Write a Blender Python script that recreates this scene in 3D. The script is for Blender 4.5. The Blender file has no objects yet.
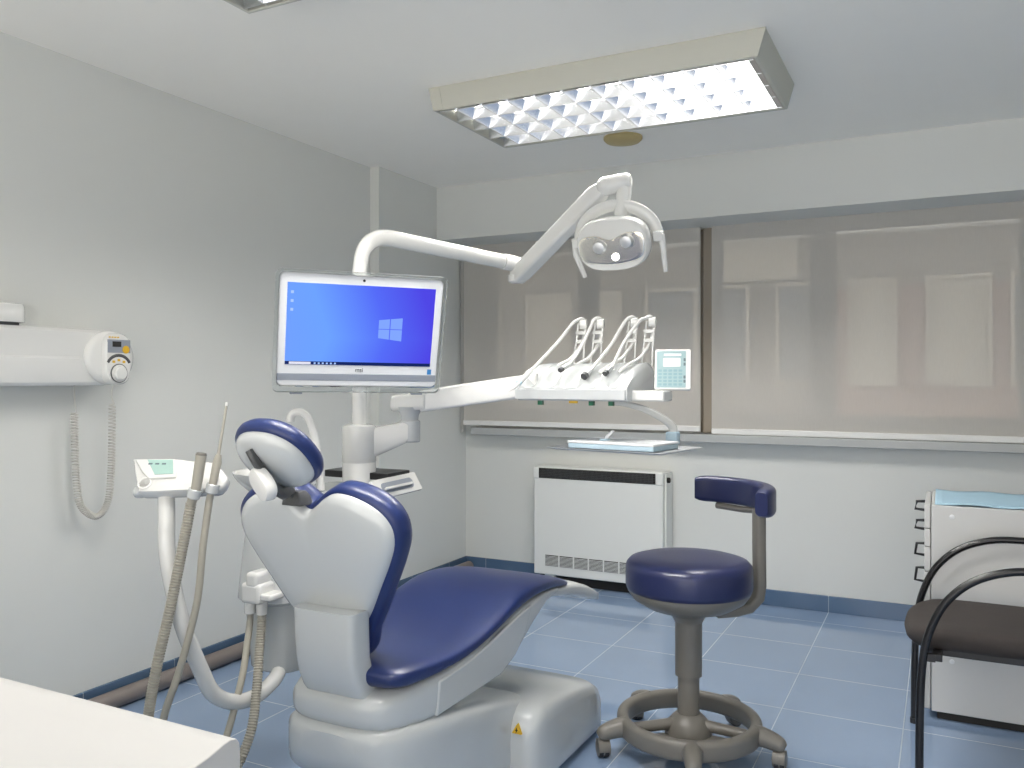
import bpy, bmesh, math, random
from mathutils import Vector, Matrix, Euler
random.seed(7)
PI = math.pi
SC = bpy.context.scene
COL = SC.collection

# ------------------------------------------------------------------ materials
def lin(c):
    c = c / 255.0
    return c / 12.92 if c <= 0.04045 else ((c + 0.055) / 1.055) ** 2.4
def rgb(r, g, b): return (lin(r), lin(g), lin(b), 1.0)

def nd(nt, t, **kw):
    n = nt.nodes.new(t)
    for k, v in kw.items(): setattr(n, k, v)
    return n

def mat(name, col, rough=0.5, metal=0.0, coat=0.0, vary=0.03, nscale=6.0, bump=0.0, bscale=200.0, spec=0.5, trans=0.0, ior=1.45):
    m = bpy.data.materials.new(name); m.use_nodes = True
    nt = m.node_tree; nt.nodes.clear()
    out = nd(nt, 'ShaderNodeOutputMaterial'); b = nd(nt, 'ShaderNodeBsdfPrincipled')
    nt.links.new(b.outputs[0], out.inputs[0])
    tc = nd(nt, 'ShaderNodeTexCoord'); no = nd(nt, 'ShaderNodeTexNoise')
    no.inputs['Scale'].default_value = nscale; no.inputs['Detail'].default_value = 3
    nt.links.new(tc.outputs['Object'], no.inputs['Vector'])
    mx = nd(nt, 'ShaderNodeMix', data_type='RGBA')
    mx.inputs[6].default_value = tuple(max(0, c * (1 - vary)) for c in col[:3]) + (1,)
    mx.inputs[7].default_value = tuple(min(1, c * (1 + vary)) for c in col[:3]) + (1,)
    nt.links.new(no.outputs[0], mx.inputs[0]); nt.links.new(mx.outputs[2], b.inputs['Base Color'])
    b.inputs['Roughness'].default_value = rough; b.inputs['Metallic'].default_value = metal
    b.inputs['Coat Weight'].default_value = coat; b.inputs['Coat Roughness'].default_value = 0.08
    b.inputs['Specular IOR Level'].default_value = spec
    b.inputs['Transmission Weight'].default_value = trans; b.inputs['IOR'].default_value = ior
    if bump > 0:
        n2 = nd(nt, 'ShaderNodeTexNoise'); n2.inputs['Scale'].default_value = bscale
        nt.links.new(tc.outputs['Object'], n2.inputs['Vector'])
        bp = nd(nt, 'ShaderNodeBump'); bp.inputs['Strength'].default_value = bump; bp.inputs['Distance'].default_value = 0.002
        nt.links.new(n2.outputs[0], bp.inputs['Height']); nt.links.new(bp.outputs[0], b.inputs['Normal'])
    return m

def emit(name, col, s):
    m = bpy.data.materials.new(name); m.use_nodes = True
    nt = m.node_tree; nt.nodes.clear()
    out = nd(nt, 'ShaderNodeOutputMaterial'); e = nd(nt, 'ShaderNodeEmission')
    e.inputs[0].default_value = col; e.inputs[1].default_value = s
    nt.links.new(e.outputs[0], out.inputs[0])
    return m

def mth(nt, op, a, b=None):
    n = nd(nt, 'ShaderNodeMath', operation=op)
    for i, v in enumerate((a, b)):
        if v is None: continue
        if isinstance(v, (int, float)): n.inputs[i].default_value = v
        else: nt.links.new(v, n.inputs[i])
    return n.outputs[0]

TILE = 0.4335; TX0 = -0.13; TY0 = 3.88
def tile_mat(name, base, grout, rough, use_y):
    m = mat(name, base, rough)
    nt = m.node_tree
    b = next(n for n in nt.nodes if n.type == 'BSDF_PRINCIPLED')
    tc = next(n for n in nt.nodes if n.type == 'TEX_COORD')
    sp = nd(nt, 'ShaderNodeSeparateXYZ'); nt.links.new(tc.outputs['Object'], sp.inputs[0])
    def lines(o, off):
        t = mth(nt, 'DIVIDE', mth(nt, 'SUBTRACT', o, off), TILE)
        f = mth(nt, 'FRACT', t)
        return mth(nt, 'GREATER_THAN', mth(nt, 'ABSOLUTE', mth(nt, 'SUBTRACT', f, 0.5)), 0.5 - 0.0042), mth(nt, 'FLOOR', t)
    lx, fx = lines(sp.outputs[0], TX0); ly, fy = lines(sp.outputs[1], TY0)
    if use_y == 'xy': g = mth(nt, 'MAXIMUM', lx, ly)
    elif use_y == 'x': g = lx
    else: g = ly
    wn = nd(nt, 'ShaderNodeTexWhiteNoise', noise_dimensions='2D')
    cb = nd(nt, 'ShaderNodeCombineXYZ'); nt.links.new(fx, cb.inputs[0]); nt.links.new(fy, cb.inputs[1])
    nt.links.new(cb.outputs[0], wn.inputs[0])
    no = nd(nt, 'ShaderNodeTexNoise'); no.inputs['Scale'].default_value = 5; no.inputs['Detail'].default_value = 5
    nt.links.new(tc.outputs['Object'], no.inputs['Vector'])
    mix = mth(nt, 'ADD', mth(nt, 'MULTIPLY', wn.outputs[0], 0.4), mth(nt, 'MULTIPLY', no.outputs[0], 0.6))
    c1 = nd(nt, 'ShaderNodeMix', data_type='RGBA')
    c1.inputs[6].default_value = tuple(c * 0.93 for c in base[:3]) + (1,); c1.inputs[7].default_value = tuple(min(1, c * 1.07) for c in base[:3]) + (1,)
    nt.links.new(mix, c1.inputs[0])
    c2 = nd(nt, 'ShaderNodeMix', data_type='RGBA'); c2.inputs[7].default_value = grout
    b.inputs['Specular IOR Level'].default_value = .8
    nt.links.new(g, c2.inputs[0]); nt.links.new(c1.outputs[2], c2.inputs[6]); nt.links.new(c2.outputs[2], b.inputs['Base Color'])
    r = mth(nt, 'ADD', mth(nt, 'MULTIPLY', g, 0.4), rough); nt.links.new(r, b.inputs['Roughness'])
    return m

M = {}
M['wall'] = mat('wall_paint', rgb(217, 218, 214), 0.55, vary=0.012, nscale=2.5, bump=0.12, bscale=90)
M['ceiling'] = mat('ceiling_paint', rgb(251, 248, 241), 0.7, vary=0.01)
M['floor'] = tile_mat('floor_tiles', rgb(134, 155, 184), rgb(176, 188, 200), 0.025, 'xy')
M['base_x'] = tile_mat('skirting_tiles_back', rgb(80, 104, 132), rgb(140, 152, 164), 0.15, 'x')
M['base_y'] = tile_mat('skirting_tiles_side', rgb(80, 104, 132), rgb(140, 152, 164), 0.15, 'y')
M['white'] = mat('white_plastic', rgb(220, 220, 218), 0.28, coat=0.3, vary=0.01)
M['shell'] = mat('chair_shell_plastic', rgb(192, 195, 195), 0.22, coat=0.4, vary=0.01)
M['enamel'] = mat('white_enamel', rgb(219, 219, 216), 0.22, coat=0.4, vary=0.01)
M['matwhite'] = mat('matt_white', rgb(226, 225, 222), 0.5, vary=0.012)
M['counter'] = mat('counter_laminate', rgb(188, 187, 185), 0.5, vary=0.012)
M['heater'] = mat('heater_enamel', rgb(226, 227, 223), 0.4, vary=0.01)
M['lampbody'] = mat('light_housing_paint', rgb(196, 195, 184), 0.5, vary=0.012)
M['leather'] = mat('blue_leatherette', rgb(30, 45, 94), 0.36, coat=0.12, vary=0.05, bump=0.12, bscale=260)
M['leather2'] = mat('stool_leatherette', rgb(31, 38, 76), 0.36, coat=0.15, vary=0.05, bump=0.12, bscale=260)
M['grey'] = mat('warm_grey_plastic', rgb(112, 109, 103), 0.38, vary=0.02)
M['dgrey'] = mat('dark_grey_plastic', rgb(74, 75, 76), 0.4, vary=0.02)
M['black'] = mat('black_plastic', rgb(28, 28, 30), 0.35, vary=0.05)
M['slot'] = mat('dark_recess', rgb(34, 33, 32), 0.7, vary=0.05)
M['fabric'] = mat('black_fabric', rgb(52, 47, 45), 0.85, vary=0.12, nscale=60, bump=0.5, bscale=500)
M['tube'] = mat('black_steel', rgb(26, 26, 28), 0.25, vary=0.03)
M['hose'] = mat('grey_hose', rgb(166, 162, 150), 0.5, vary=0.03)
M['cable'] = mat('pale_cable', rgb(198, 196, 190), 0.5, vary=0.02)
M['pipe'] = mat('brown_grey_pipe', rgb(120, 112, 108), 0.4, vary=0.05)
M['steel'] = mat('brushed_steel', rgb(206, 208, 210), 0.4, metal=0.8, vary=0.04)
M['louvre'] = mat('louvre_aluminium', rgb(230, 232, 236), 0.17, metal=1.0, vary=0.02)
M['mirror'] = mat('reflector_glass', rgb(240, 236, 226), 0.22, metal=1.0, vary=0.01)
M['teal'] = mat('teal_film', rgb(146, 172, 175), 0.4, vary=0.04, nscale=30)
M['lcd'] = mat('pale_green_display', rgb(160, 190, 182), 0.15, vary=0.03)
M['lcd2'] = mat('pale_grey_display', rgb(214, 220, 216), 0.15, vary=0.02)
M['glyph'] = mat('grey_print', rgb(96, 112, 116), 0.5)
M['glyph_white'] = mat('white_print', rgb(236, 240, 240), 0.5)
M['yellow'] = mat('yellow_print', rgb(214, 170, 40), 0.4)
M['green'] = mat('green_plastic', rgb(20, 88, 62), 0.4)
M['bluepaper'] = mat('pale_blue_paper', rgb(172, 204, 222), 0.85, vary=0.05, nscale=25, bump=0.3, bscale=60)
M['bluebox'] = mat('ice_blue_plastic', rgb(190, 214, 228), 0.3, vary=0.02)
M['paper'] = mat('white_paper', rgb(236, 238, 240), 0.7, vary=0.01)
M['frame'] = mat('aluminium_frame', rgb(150, 140, 126), 0.4, vary=0.02)
M['sill'] = mat('sill_stone', rgb(176, 178, 177), 0.35, vary=0.02)
M['rose'] = mat('yellowed_plastic', rgb(190, 172, 122), 0.5, vary=0.03)
M['cab'] = mat('cabinet_laminate', rgb(208, 208, 206), 0.45, vary=0.012)
M['acrylic'] = mat('clear_acrylic', rgb(245, 248, 248), 0.03, trans=1.0, vary=0.0, ior=1.3)
M['glass'] = mat('window_glass', rgb(245, 248, 248), 0.0, trans=1.0, vary=0.0, ior=1.05)
M['bezel'] = mat('monitor_bezel', rgb(222, 224, 226), 0.3, coat=0.2, vary=0.01)
M['speaker'] = mat('speaker_mesh_grey', rgb(140, 146, 156), 0.6, vary=0.03, nscale=200)
M['facade'] = mat('outside_stucco', rgb(104, 96, 86), 0.9, vary=0.15, nscale=1.2)
M['brick'] = mat('outside_brick', rgb(120, 92, 80), 0.9, vary=0.15, nscale=3)
M['pane_dark'] = mat('outside_pane', rgb(70, 72, 74), 0.2, vary=0.1)
M['pane_pale'] = mat('outside_pale_blind', rgb(150, 142, 128), 0.8, vary=0.1)
M['pave'] = mat('outside_paving', rgb(130, 128, 122), 0.9, vary=0.1)
M['tube_on'] = emit('lit_tube', (1.0, 0.97, 0.925, 1), 108.0)
M['bulb'] = emit('lit_bulb', (1.0, 0.96, 0.86, 1), 26.0)

def blind_material():
    m = bpy.data.materials.new('screen_fabric'); m.use_nodes = True
    nt = m.node_tree; nt.nodes.clear()
    out = nd(nt, 'ShaderNodeOutputMaterial')
    d = nd(nt, 'ShaderNodeBsdfDiffuse'); t = nd(nt, 'ShaderNodeBsdfTranslucent'); tr = nd(nt, 'ShaderNodeBsdfTransparent')
    tc = nd(nt, 'ShaderNodeTexCoord'); w = nd(nt, 'ShaderNodeTexNoise'); w.inputs['Scale'].default_value = 300
    mp = nd(nt, 'ShaderNodeMapping'); mp.inputs['Scale'].default_value = (1, 1, 0.08)
    nt.links.new(tc.outputs['Object'], mp.inputs[0]); nt.links.new(mp.outputs[0], w.inputs['Vector'])
    c = nd(nt, 'ShaderNodeMix', data_type='RGBA'); c.inputs[6].default_value = rgb(218, 214, 207); c.inputs[7].default_value = rgb(226, 222, 215)
    nt.links.new(w.outputs[0], c.inputs[0]); nt.links.new(c.outputs[2], d.inputs[0]); nt.links.new(c.outputs[2], t.inputs[0])
    a = nd(nt, 'ShaderNodeMixShader'); a.inputs[0].default_value = 0.25
    nt.links.new(d.outputs[0], a.inputs[1]); nt.links.new(t.outputs[0], a.inputs[2])
    b = nd(nt, 'ShaderNodeMixShader'); b.inputs[0].default_value = 0.13
    nt.links.new(a.outputs[0], b.inputs[1]); nt.links.new(tr.outputs[0], b.inputs[2])
    nt.links.new(b.outputs[0], out.inputs[0])
    return m
M['blind'] = blind_material()

def screen_material():
    m = bpy.data.materials.new('desktop_screen'); m.use_nodes = True
    nt = m.node_tree; nt.nodes.clear()
    out = nd(nt, 'ShaderNodeOutputMaterial'); e = nd(nt, 'ShaderNodeEmission')
    tc = nd(nt, 'ShaderNodeTexCoord'); sp = nd(nt, 'ShaderNodeSeparateXYZ'); nt.links.new(tc.outputs['Object'], sp.inputs[0])
    f = mth(nt, 'ADD', mth(nt, 'MULTIPLY', sp.outputs[0], 1.95), 0.5)
    f = mth(nt, 'ADD', f, mth(nt, 'MULTIPLY', mth(nt, 'ABSOLUTE', mth(nt, 'ADD', sp.outputs[2], 0.02)), 0.7))
    r = nd(nt, 'ShaderNodeValToRGB'); nt.links.new(f, r.inputs[0])
    r.color_ramp.elements[0].color = rgb(112, 158, 250); r.color_ramp.elements[1].color = rgb(78, 70, 226)
    x = r.color_ramp.elements.new(0.3); x.color = rgb(108, 160, 255)
    x = r.color_ramp.elements.new(0.68); x.color = rgb(84, 106, 244)
    nt.links.new(r.outputs[0], e.inputs[0]); e.inputs[1].default_value = 1.0
    nt.links.new(e.outputs[0], out.inputs[0])
    return m
M['screen'] = screen_material()
M['scr_logo'] = emit('screen_logo_light', rgb(128, 164, 252), 1.0)
M['scr_bar'] = emit('screen_taskbar', rgb(24, 40, 96), 1.0)
M['scr_white'] = emit('screen_search_box', rgb(226, 226, 240), 1.0)
M['scr_icon'] = emit('screen_icon', rgb(170, 200, 250), 1.0)

# ------------------------------------------------------------------ mesh builder
def catmull(pts, n):
    P = [Vector(p) for p in pts]; out = []
    ext = [P[0] * 2 - P[1]] + P + [P[-1] * 2 - P[-2]]
    for i in range(1, len(ext) - 2):
        a, b, c, d = ext[i - 1], ext[i], ext[i + 1], ext[i + 2]
        for k in range(n):
            t = k / n
            out.append(0.5 * ((2 * b) + (c - a) * t + (2 * a - 5 * b + 4 * c - d) * t * t + (3 * b - a - 3 * c + d) * t ** 3))
    out.append(P[-1]); return out

class MB:
    def __init__(s): s.bm = bmesh.new()
    def ring(s, pts): return [s.bm.verts.new(p) for p in pts]
    def bridge(s, a, b, closed=True):
        n = len(a)
        for i in range(n if closed else n - 1):
            j = (i + 1) % n
            s.bm.faces.new((a[i], a[j], b[j], b[i]))
    def cap(s, r, flip=False):
        try: s.bm.faces.new(list(reversed(r)) if flip else r)
        except ValueError: pass
    def loft(s, rings, caps=(True, True)):
        R = [s.ring(r) for r in rings]
        for a, b in zip(R, R[1:]): s.bridge(a, b)
        if caps[0]: s.cap(R[0], True)
        if caps[1]: s.cap(R[-1])
        return s
    def box(s, lo, hi, mx=None):
        x0, y0, z0 = lo; x1, y1, z1 = hi
        p = [(x0, y0, z0), (x1, y0, z0), (x1, y1, z0), (x0, y1, z0), (x0, y0, z1), (x1, y0, z1), (x1, y1, z1), (x0, y1, z1)]
        if mx is not None: p = [mx @ Vector(q) for q in p]
        v = s.ring(p)
        for f in ((0, 3, 2, 1), (4, 5, 6, 7), (0, 1, 5, 4), (1, 2, 6, 5), (2, 3, 7, 6), (3, 0, 4, 7)):
            s.bm.faces.new([v[i] for i in f])
        return s
    def tube(s, pts, r, seg=12, smooth=0, caps=True, squash=None):
        P = catmull(pts, smooth) if smooth else [Vector(p) for p in pts]
        n = len(P)
        if isinstance(r, (list, tuple)):
            k = len(r) - 1
            rad = []
            for i in range(n):
                t = i / (n - 1) * k; j = min(int(t), k - 1); rad.append(r[j] + (r[j + 1] - r[j]) * (t - j))
        else: rad = [r] * n
        T = [(P[min(i + 1, n - 1)] - P[max(i - 1, 0)]).normalized() for i in range(n)]
        up = Vector((0, 0, 1)) if abs(T[0].z) < 0.9 else Vector((0, 1, 0))
        N = (up - T[0] * up.dot(T[0])).normalized(); rings = []
        for i in range(n):
            N = (N - T[i] * N.dot(T[i])).normalized(); B = T[i].cross(N)
            a, b = (1, 1) if squash is None else squash
            rings.append([P[i] + (N * math.cos(2 * PI * k / seg) * a + B * math.sin(2 * PI * k / seg) * b) * rad[i] for k in range(seg)])
        return s.loft(rings, (caps, caps))
    def lathe(s, prof, o=(0, 0, 0), axis=None, seg=32, caps=True):
        """prof: (radius, height) along axis from o"""
        A = Vector(axis or (0, 0, 1)).normalized()
        u = Vector((1, 0, 0)) if abs(A.x) < 0.9 else Vector((0, 1, 0))
        u = (u - A * u.dot(A)).normalized(); w = A.cross(u); O = Vector(o)
        return s.loft([[O + A * h + (u * math.cos(2 * PI * k / seg) + w * math.sin(2 * PI * k / seg)) * max(r, 1e-4) for k in range(seg)] for r, h in prof], (caps, caps))
    def prism(s, poly, a, b, plane='xy'):
        """poly: 2-D outline; extruded between a and b along the missing axis"""
        f = {'xy': lambda p, h: (p[0], p[1], h), 'xz': lambda p, h: (p[0], h, p[1]), 'yz': lambda p, h: (h, p[0], p[1])}[plane]
        return s.loft([[f(p, a) for p in poly], [f(p, b) for p in poly]])
    def xform(s, mx): bmesh.ops.transform(s.bm, matrix=mx, verts=s.bm.verts); return s

def sup(cx, cz, hx, hz, e=4.0, n=28):
    """superellipse outline"""
    o = []
    for k in range(n):
        a = 2 * PI * (k + 0.5) / n; c, q = math.cos(a), math.sin(a)
        o.append((cx + hx * math.copysign(abs(c) ** (2 / e), c), cz + hz * math.copysign(abs(q) ** (2 / e), q)))
    return o
def loft_y(mb, secs, xc, n=32):
    """secs: (y, zlo, zhi, halfwidth, exponent)"""
    return mb.loft([[(x, y, z) for x, z in sup(xc, (a + b) / 2, hw, (b - a) / 2, e, n)] for y, a, b, hw, e in secs])
def loft_z(mb, secs, n=32):
    """secs: (z, cx, cy, hx, hy, exponent)"""
    return mb.loft([[(x, y, z) for x, y in sup(cx, cy, hx, hy, e, n)] for z, cx, cy, hx, hy, e in secs])
def rrect(x0, y0, x1, y1, r, n=5):
    o = []
    for cx, cy, a in ((x1 - r, y1 - r, 0), (x0 + r, y1 - r, 90), (x0 + r, y0 + r, 180), (x1 - r, y0 + r, 270)):
        for k in range(n + 1):
            t = math.radians(a + 90 * k / n); o.append((cx + r * math.cos(t), cy + r * math.sin(t)))
    return o

ROOT = {}
def link(name, mb, m, bevel=0, seg=2, sub=0, smooth=True, angle=40):
    bmesh.ops.recalc_face_normals(mb.bm, faces=mb.bm.faces)
    me = bpy.data.meshes.new(name); mb.bm.to_mesh(me); mb.bm.free()
    o = bpy.data.objects.new(name, me); COL.objects.link(o)
    me.materials.append(m)
    if smooth:
        for p in me.polygons: p.use_smooth = True
        me.set_sharp_from_angle(angle=math.radians(angle))
    if bevel:
        b = o.modifiers.new('bevel', 'BEVEL'); b.width = bevel; b.segments = seg; b.limit_method = 'ANGLE'; b.angle_limit = math.radians(35)
        b.harden_normals = False
        for p in me.polygons: p.use_smooth = True
        if not smooth: pass
    if sub:
        q = o.modifiers.new('smooth', 'SUBSURF'); q.levels = sub; q.render_levels = sub
    return o
def props(o, label=None, cat=None, group=None, kind=None):
    for k, v in (('label', label), ('category', cat), ('group', group), ('kind', kind)):
        if v: o[k] = v
    return o
def thing(name, loc, label, cat, group=None, mx=None):
    o = bpy.data.objects.new(name, None); o.empty_display_size = 0.05; COL.objects.link(o)
    m = Matrix.Translation(loc) @ (mx.to_4x4() if mx is not None else Matrix.Identity(4))
    o.matrix_world = m; ROOT[o.name] = m.copy()
    return props(o, label, cat, group)
def part(name, mb, m, parent, local=False, label=None, **kw):
    r = parent
    while r.parent is not None: r = r.parent
    if not local: mb.xform(ROOT[r.name].inverted())
    o = link(name, mb, m, **kw); o.parent = parent
    if label: o['label'] = label
    return o
def single(name, mb, m, label, cat, group=None, **kw):
    return props(link(name, mb, m, **kw), label, cat, group)
def struct(name, mb, m, parent=None, **kw):
    o = link(name, mb, m, **kw)
    if parent: o.parent = parent
    o['kind'] = 'structure'
    return o
def copy_tree(o, parent=None):
    c = o.copy(); COL.objects.link(c)
    if parent: c.parent = parent
    for ch in list(o.children): copy_tree(ch, c)
    return c
def text_part(body, size, mx, m, parent, name):
    cu = bpy.data.curves.new('t', 'FONT'); cu.body = body; cu.size = size; cu.extrude = 0.0004; cu.align_x = 'CENTER'; cu.align_y = 'CENTER'
    t = bpy.data.objects.new('t', cu); COL.objects.link(t)
    bpy.context.view_layer.update()
    me = bpy.data.meshes.new_from_object(t.evaluated_get(bpy.context.evaluated_depsgraph_get()))
    bpy.data.objects.remove(t)
    me.transform(mx); me.materials.clear(); me.materials.append(m); me.name = name
    o = bpy.data.objects.new(name, me); COL.objects.link(o); o.parent = parent
    return o
def rotm(x, y, z=None):
    X = Vector(x).normalized(); Y = Vector(y); Y = (Y - X * Y.dot(X)).normalized(); Z = X.cross(Y)
    return Matrix((X, Y, Z)).transposed()

# ------------------------------------------------------------------ the room
XL, XR, YB, YF, ZC = -2.955, 1.75, 4.985, -1.3, 2.52
struct('floor', MB().box((XL - .1, YF - .1, -.1), (XR + .1, YB + .15, 0)), M['floor'], smooth=False)
struct('ceiling', MB().box((XL - .1, YF - .1, ZC), (XR + .1, YB + .15, ZC + .1)), M['ceiling'], smooth=False)
struct('wall_left', MB().box((XL - .1, YF, 0), (XL, YB, ZC)), M['wall'], smooth=False)
struct('wall_pilaster', MB().box((XL, 3.99, 0), (-2.893, YB, ZC)), M['wall'], smooth=False)
struct('wall_right', MB().box((XR, YF, 0), (XR + .1, YB, ZC)), M['wall'], smooth=False)
FX0, FX1, FZ0, FZ1 = -2.55, 1.45, .06, 2.44  # opening added in the unseen front wall to admit daylight fill
fw = MB(); fw.box((XL, YF - .1, 0), (XR, YF, FZ0)); fw.box((XL, YF - .1, FZ1), (XR, YF, ZC)); fw.box((XL, YF - .1, FZ0), (FX0, YF, FZ1)); fw.box((FX1, YF - .1, FZ0), (XR, YF, FZ1))
struct('wall_front', fw, M['wall'], smooth=False)
WX0, WX1, WZ0, WZ1 = -2.80, 1.35, 0.975, 2.24
bw = MB()
bw.box((-2.893, YB, 0), (XR, YB + .15, WZ0)); bw.box((-2.893, YB, WZ1), (XR, YB + .15, ZC))
bw.box((-2.893, YB, WZ0), (WX0, YB + .15, WZ1)); bw.box((WX1, YB, WZ0), (XR, YB + .15, WZ1))
struct('wall_back', bw, M['wall'], smooth=False)
struct('trim_1', MB().box((-2.893, 4.612, 2.182), (XR, YB, ZC)), M['wall'], smooth=False)   # the blind pelmet box under the ceiling
struct('baseboard_back', MB().box((-2.893, YB - .012, 0), (XR, YB, .09)), M['base_x'], bevel=.002)
struct('baseboard_left', MB().box((XL, YF, 0), (XL + .012, 3.978, .09)).box((-2.893, 3.978, 0), (-2.881, YB - .012, .09)).box((XL, 3.978, 0), (-2.881, 3.99, .09)), M['base_y'], bevel=.002)
struct('trim_2', MB().box((WX0 - .0, 4.885, .925), (WX1 + .05, YB + .1, .972)), M['sill'], bevel=.004)     # window sill

# window: aluminium sliding sashes behind the blinds
win = MB()
FY0, FY1 = 5.03, 5.09
def rectframe(mb, x0, z0, x1, z1, w, y0, y1):
    mb.box((x0, y0, z0), (x0 + w, y1, z1)); mb.box((x1 - w, y0, z0), (x1, y1, z1))
    mb.box((x0 + w, y0, z0), (x1 - w, y1, z0 + w)); mb.box((x0 + w, y0, z1 - w), (x1 - w, y1, z1))
rectframe(win, WX0, WZ0, WX1, WZ1, .05, FY0, FY1)
wo = struct('window_1', win, M['frame'], bevel=.003)
xs = [(-2.75, -2.02), (-2.02, -1.235), (-1.235, -.60), (-.60, .42), (.42, 1.30)]
for i, (a, b) in enumerate(xs):
    s_ = MB(); rectframe(s_, a, WZ0 + .05, b, WZ1 - .05, .07, FY0 - .015 * (i % 2), FY1 - .01 - .015 * (i % 2))
    so = struct('window_frame', s_, M['frame'], parent=wo, bevel=.004)
    struct('window_pane', MB().box((a + .07, 5.055, WZ0 + .12), (b - .07, 5.06, WZ1 - .12)), M['glass'], parent=so, smooth=False)
fw2 = MB(); rectframe(fw2, FX0, FZ0, FX1, FZ1, .05, YF - .08, YF - .03)
for x in (-1.22, .12): fw2.box((x - .03, YF - .08, FZ0 + .05), (x + .03, YF - .03, FZ1 - .05))
struct('fill_window', fw2, M['matwhite'], bevel=.003)     # added unseen window behind the camera, lets in daylight fill
hd = MB(); hd.box((-1.245, 5.0, 1.50), (-1.215, 5.03, 1.68)); struct('window_handle', hd, M['frame'], parent=wo, bevel=.006, seg=3)
struct('window_frame', MB().box((-1.262, 4.955, WZ0), (-1.20, 5.02, WZ1)), M['frame'], parent=wo, bevel=.006)

# roller blinds
def blind(x0, x1, zb, label):
    t = thing('roller_blind', ((x0 + x1) / 2, 4.90, zb), label, 'blind', 'roller blinds over the window')
    g = MB(); nx = 24
    A = [[(x0 + (x1 - x0) * i / nx, 4.905 + .0018 * math.sin(i * 1.9), z) for i in range(nx + 1)] for z in (zb + .03, 1.4, 1.8, 2.20)]
    R = [g.ring(r) for r in A]
    for a, b in zip(R, R[1:]): g.bridge(a, b, False)
    part('blind_fabric', g, M['blind'], t)
    part('bottom_bar', MB().box((x0, 4.895, zb), (x1, 4.915, zb + .034)), M['matwhite'], t, bevel=.004)
    part('roller_tube', MB().tube([(x0 + .01, 4.925, 2.212), (x1 - .01, 4.925, 2.212)], .024, 16), M['matwhite'], t)
    return t
bl = blind(-2.862, -1.262, .985, 'left roller blind with the narrow gap to its right')
part('pull_chain', MB().tube([(-2.878, 4.90, 2.2), (-2.878, 4.90, .95), (-2.872, 4.90, .93), (-2.866, 4.90, .95), (-2.866, 4.902, 2.2)], .003, 6), M['cable'], bl)
blind(-1.196, 1.33, .974, 'wide right roller blind behind the stool and visitor chair')

# outside: a building across the street
b0 = thing('outside_building', (-2, 13, -6), 'building across the street, seen dimly through the roller blinds', 'building')
part('wall', MB().box((-12, 13, -6), (8, 14, 12)), M['facade'], b0, smooth=False)
part('cornice', MB().box((-12, 12.7, 3.35), (8, 13, 3.6)), M['matwhite'], b0)
part('ledge', MB().box((-3.2, 12.8, .1), (-.2, 13, .2)), M['pane_pale'], b0)
part('brick_panel', MB().box((-1.6, 12.95, .2), (1.4, 13, 2.6)), M['brick'], b0)
k = 0
for zz, hh in ((3.75, .8), (1.2, 1.5), (-.6, 1.2)):
    for xx in (-9.6, -8.5, -7.4, -6.3, -5.2, -4.2, -3.2, -2.2, -1.2, -.2, .8, 1.8):
        w_ = .62 + .12 * math.sin(xx * 3 + zz)
        pale = (k * 7 + int(zz * 3)) % 5 in (0, 3)
        fr = MB(); rectframe(fr, xx, zz, xx + w_ + .1, zz + hh, .05, 12.88, 12.99)
        fo = part('window', fr, M['frame'], b0)
        part('pane', MB().box((xx + .05, 12.93, zz + .05), (xx + w_ + .05, 12.96, zz + hh - .05)), M['pane_pale' if pale else 'pane_dark'], fo, smooth=False)
        k += 1
part('bright_patch', MB().box((-3.05, 12.9, 2.75), (-1.9, 12.99, 3.34)), M['pane_pale'], b0, smooth=False)  # bright patch behind the blind, its light put in as pale colour
single('outside_street', MB().box((-14, 6, -6.2), (10, 13, -6)), M['pave'], 'grey street far below the window', 'street', smooth=False)

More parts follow.
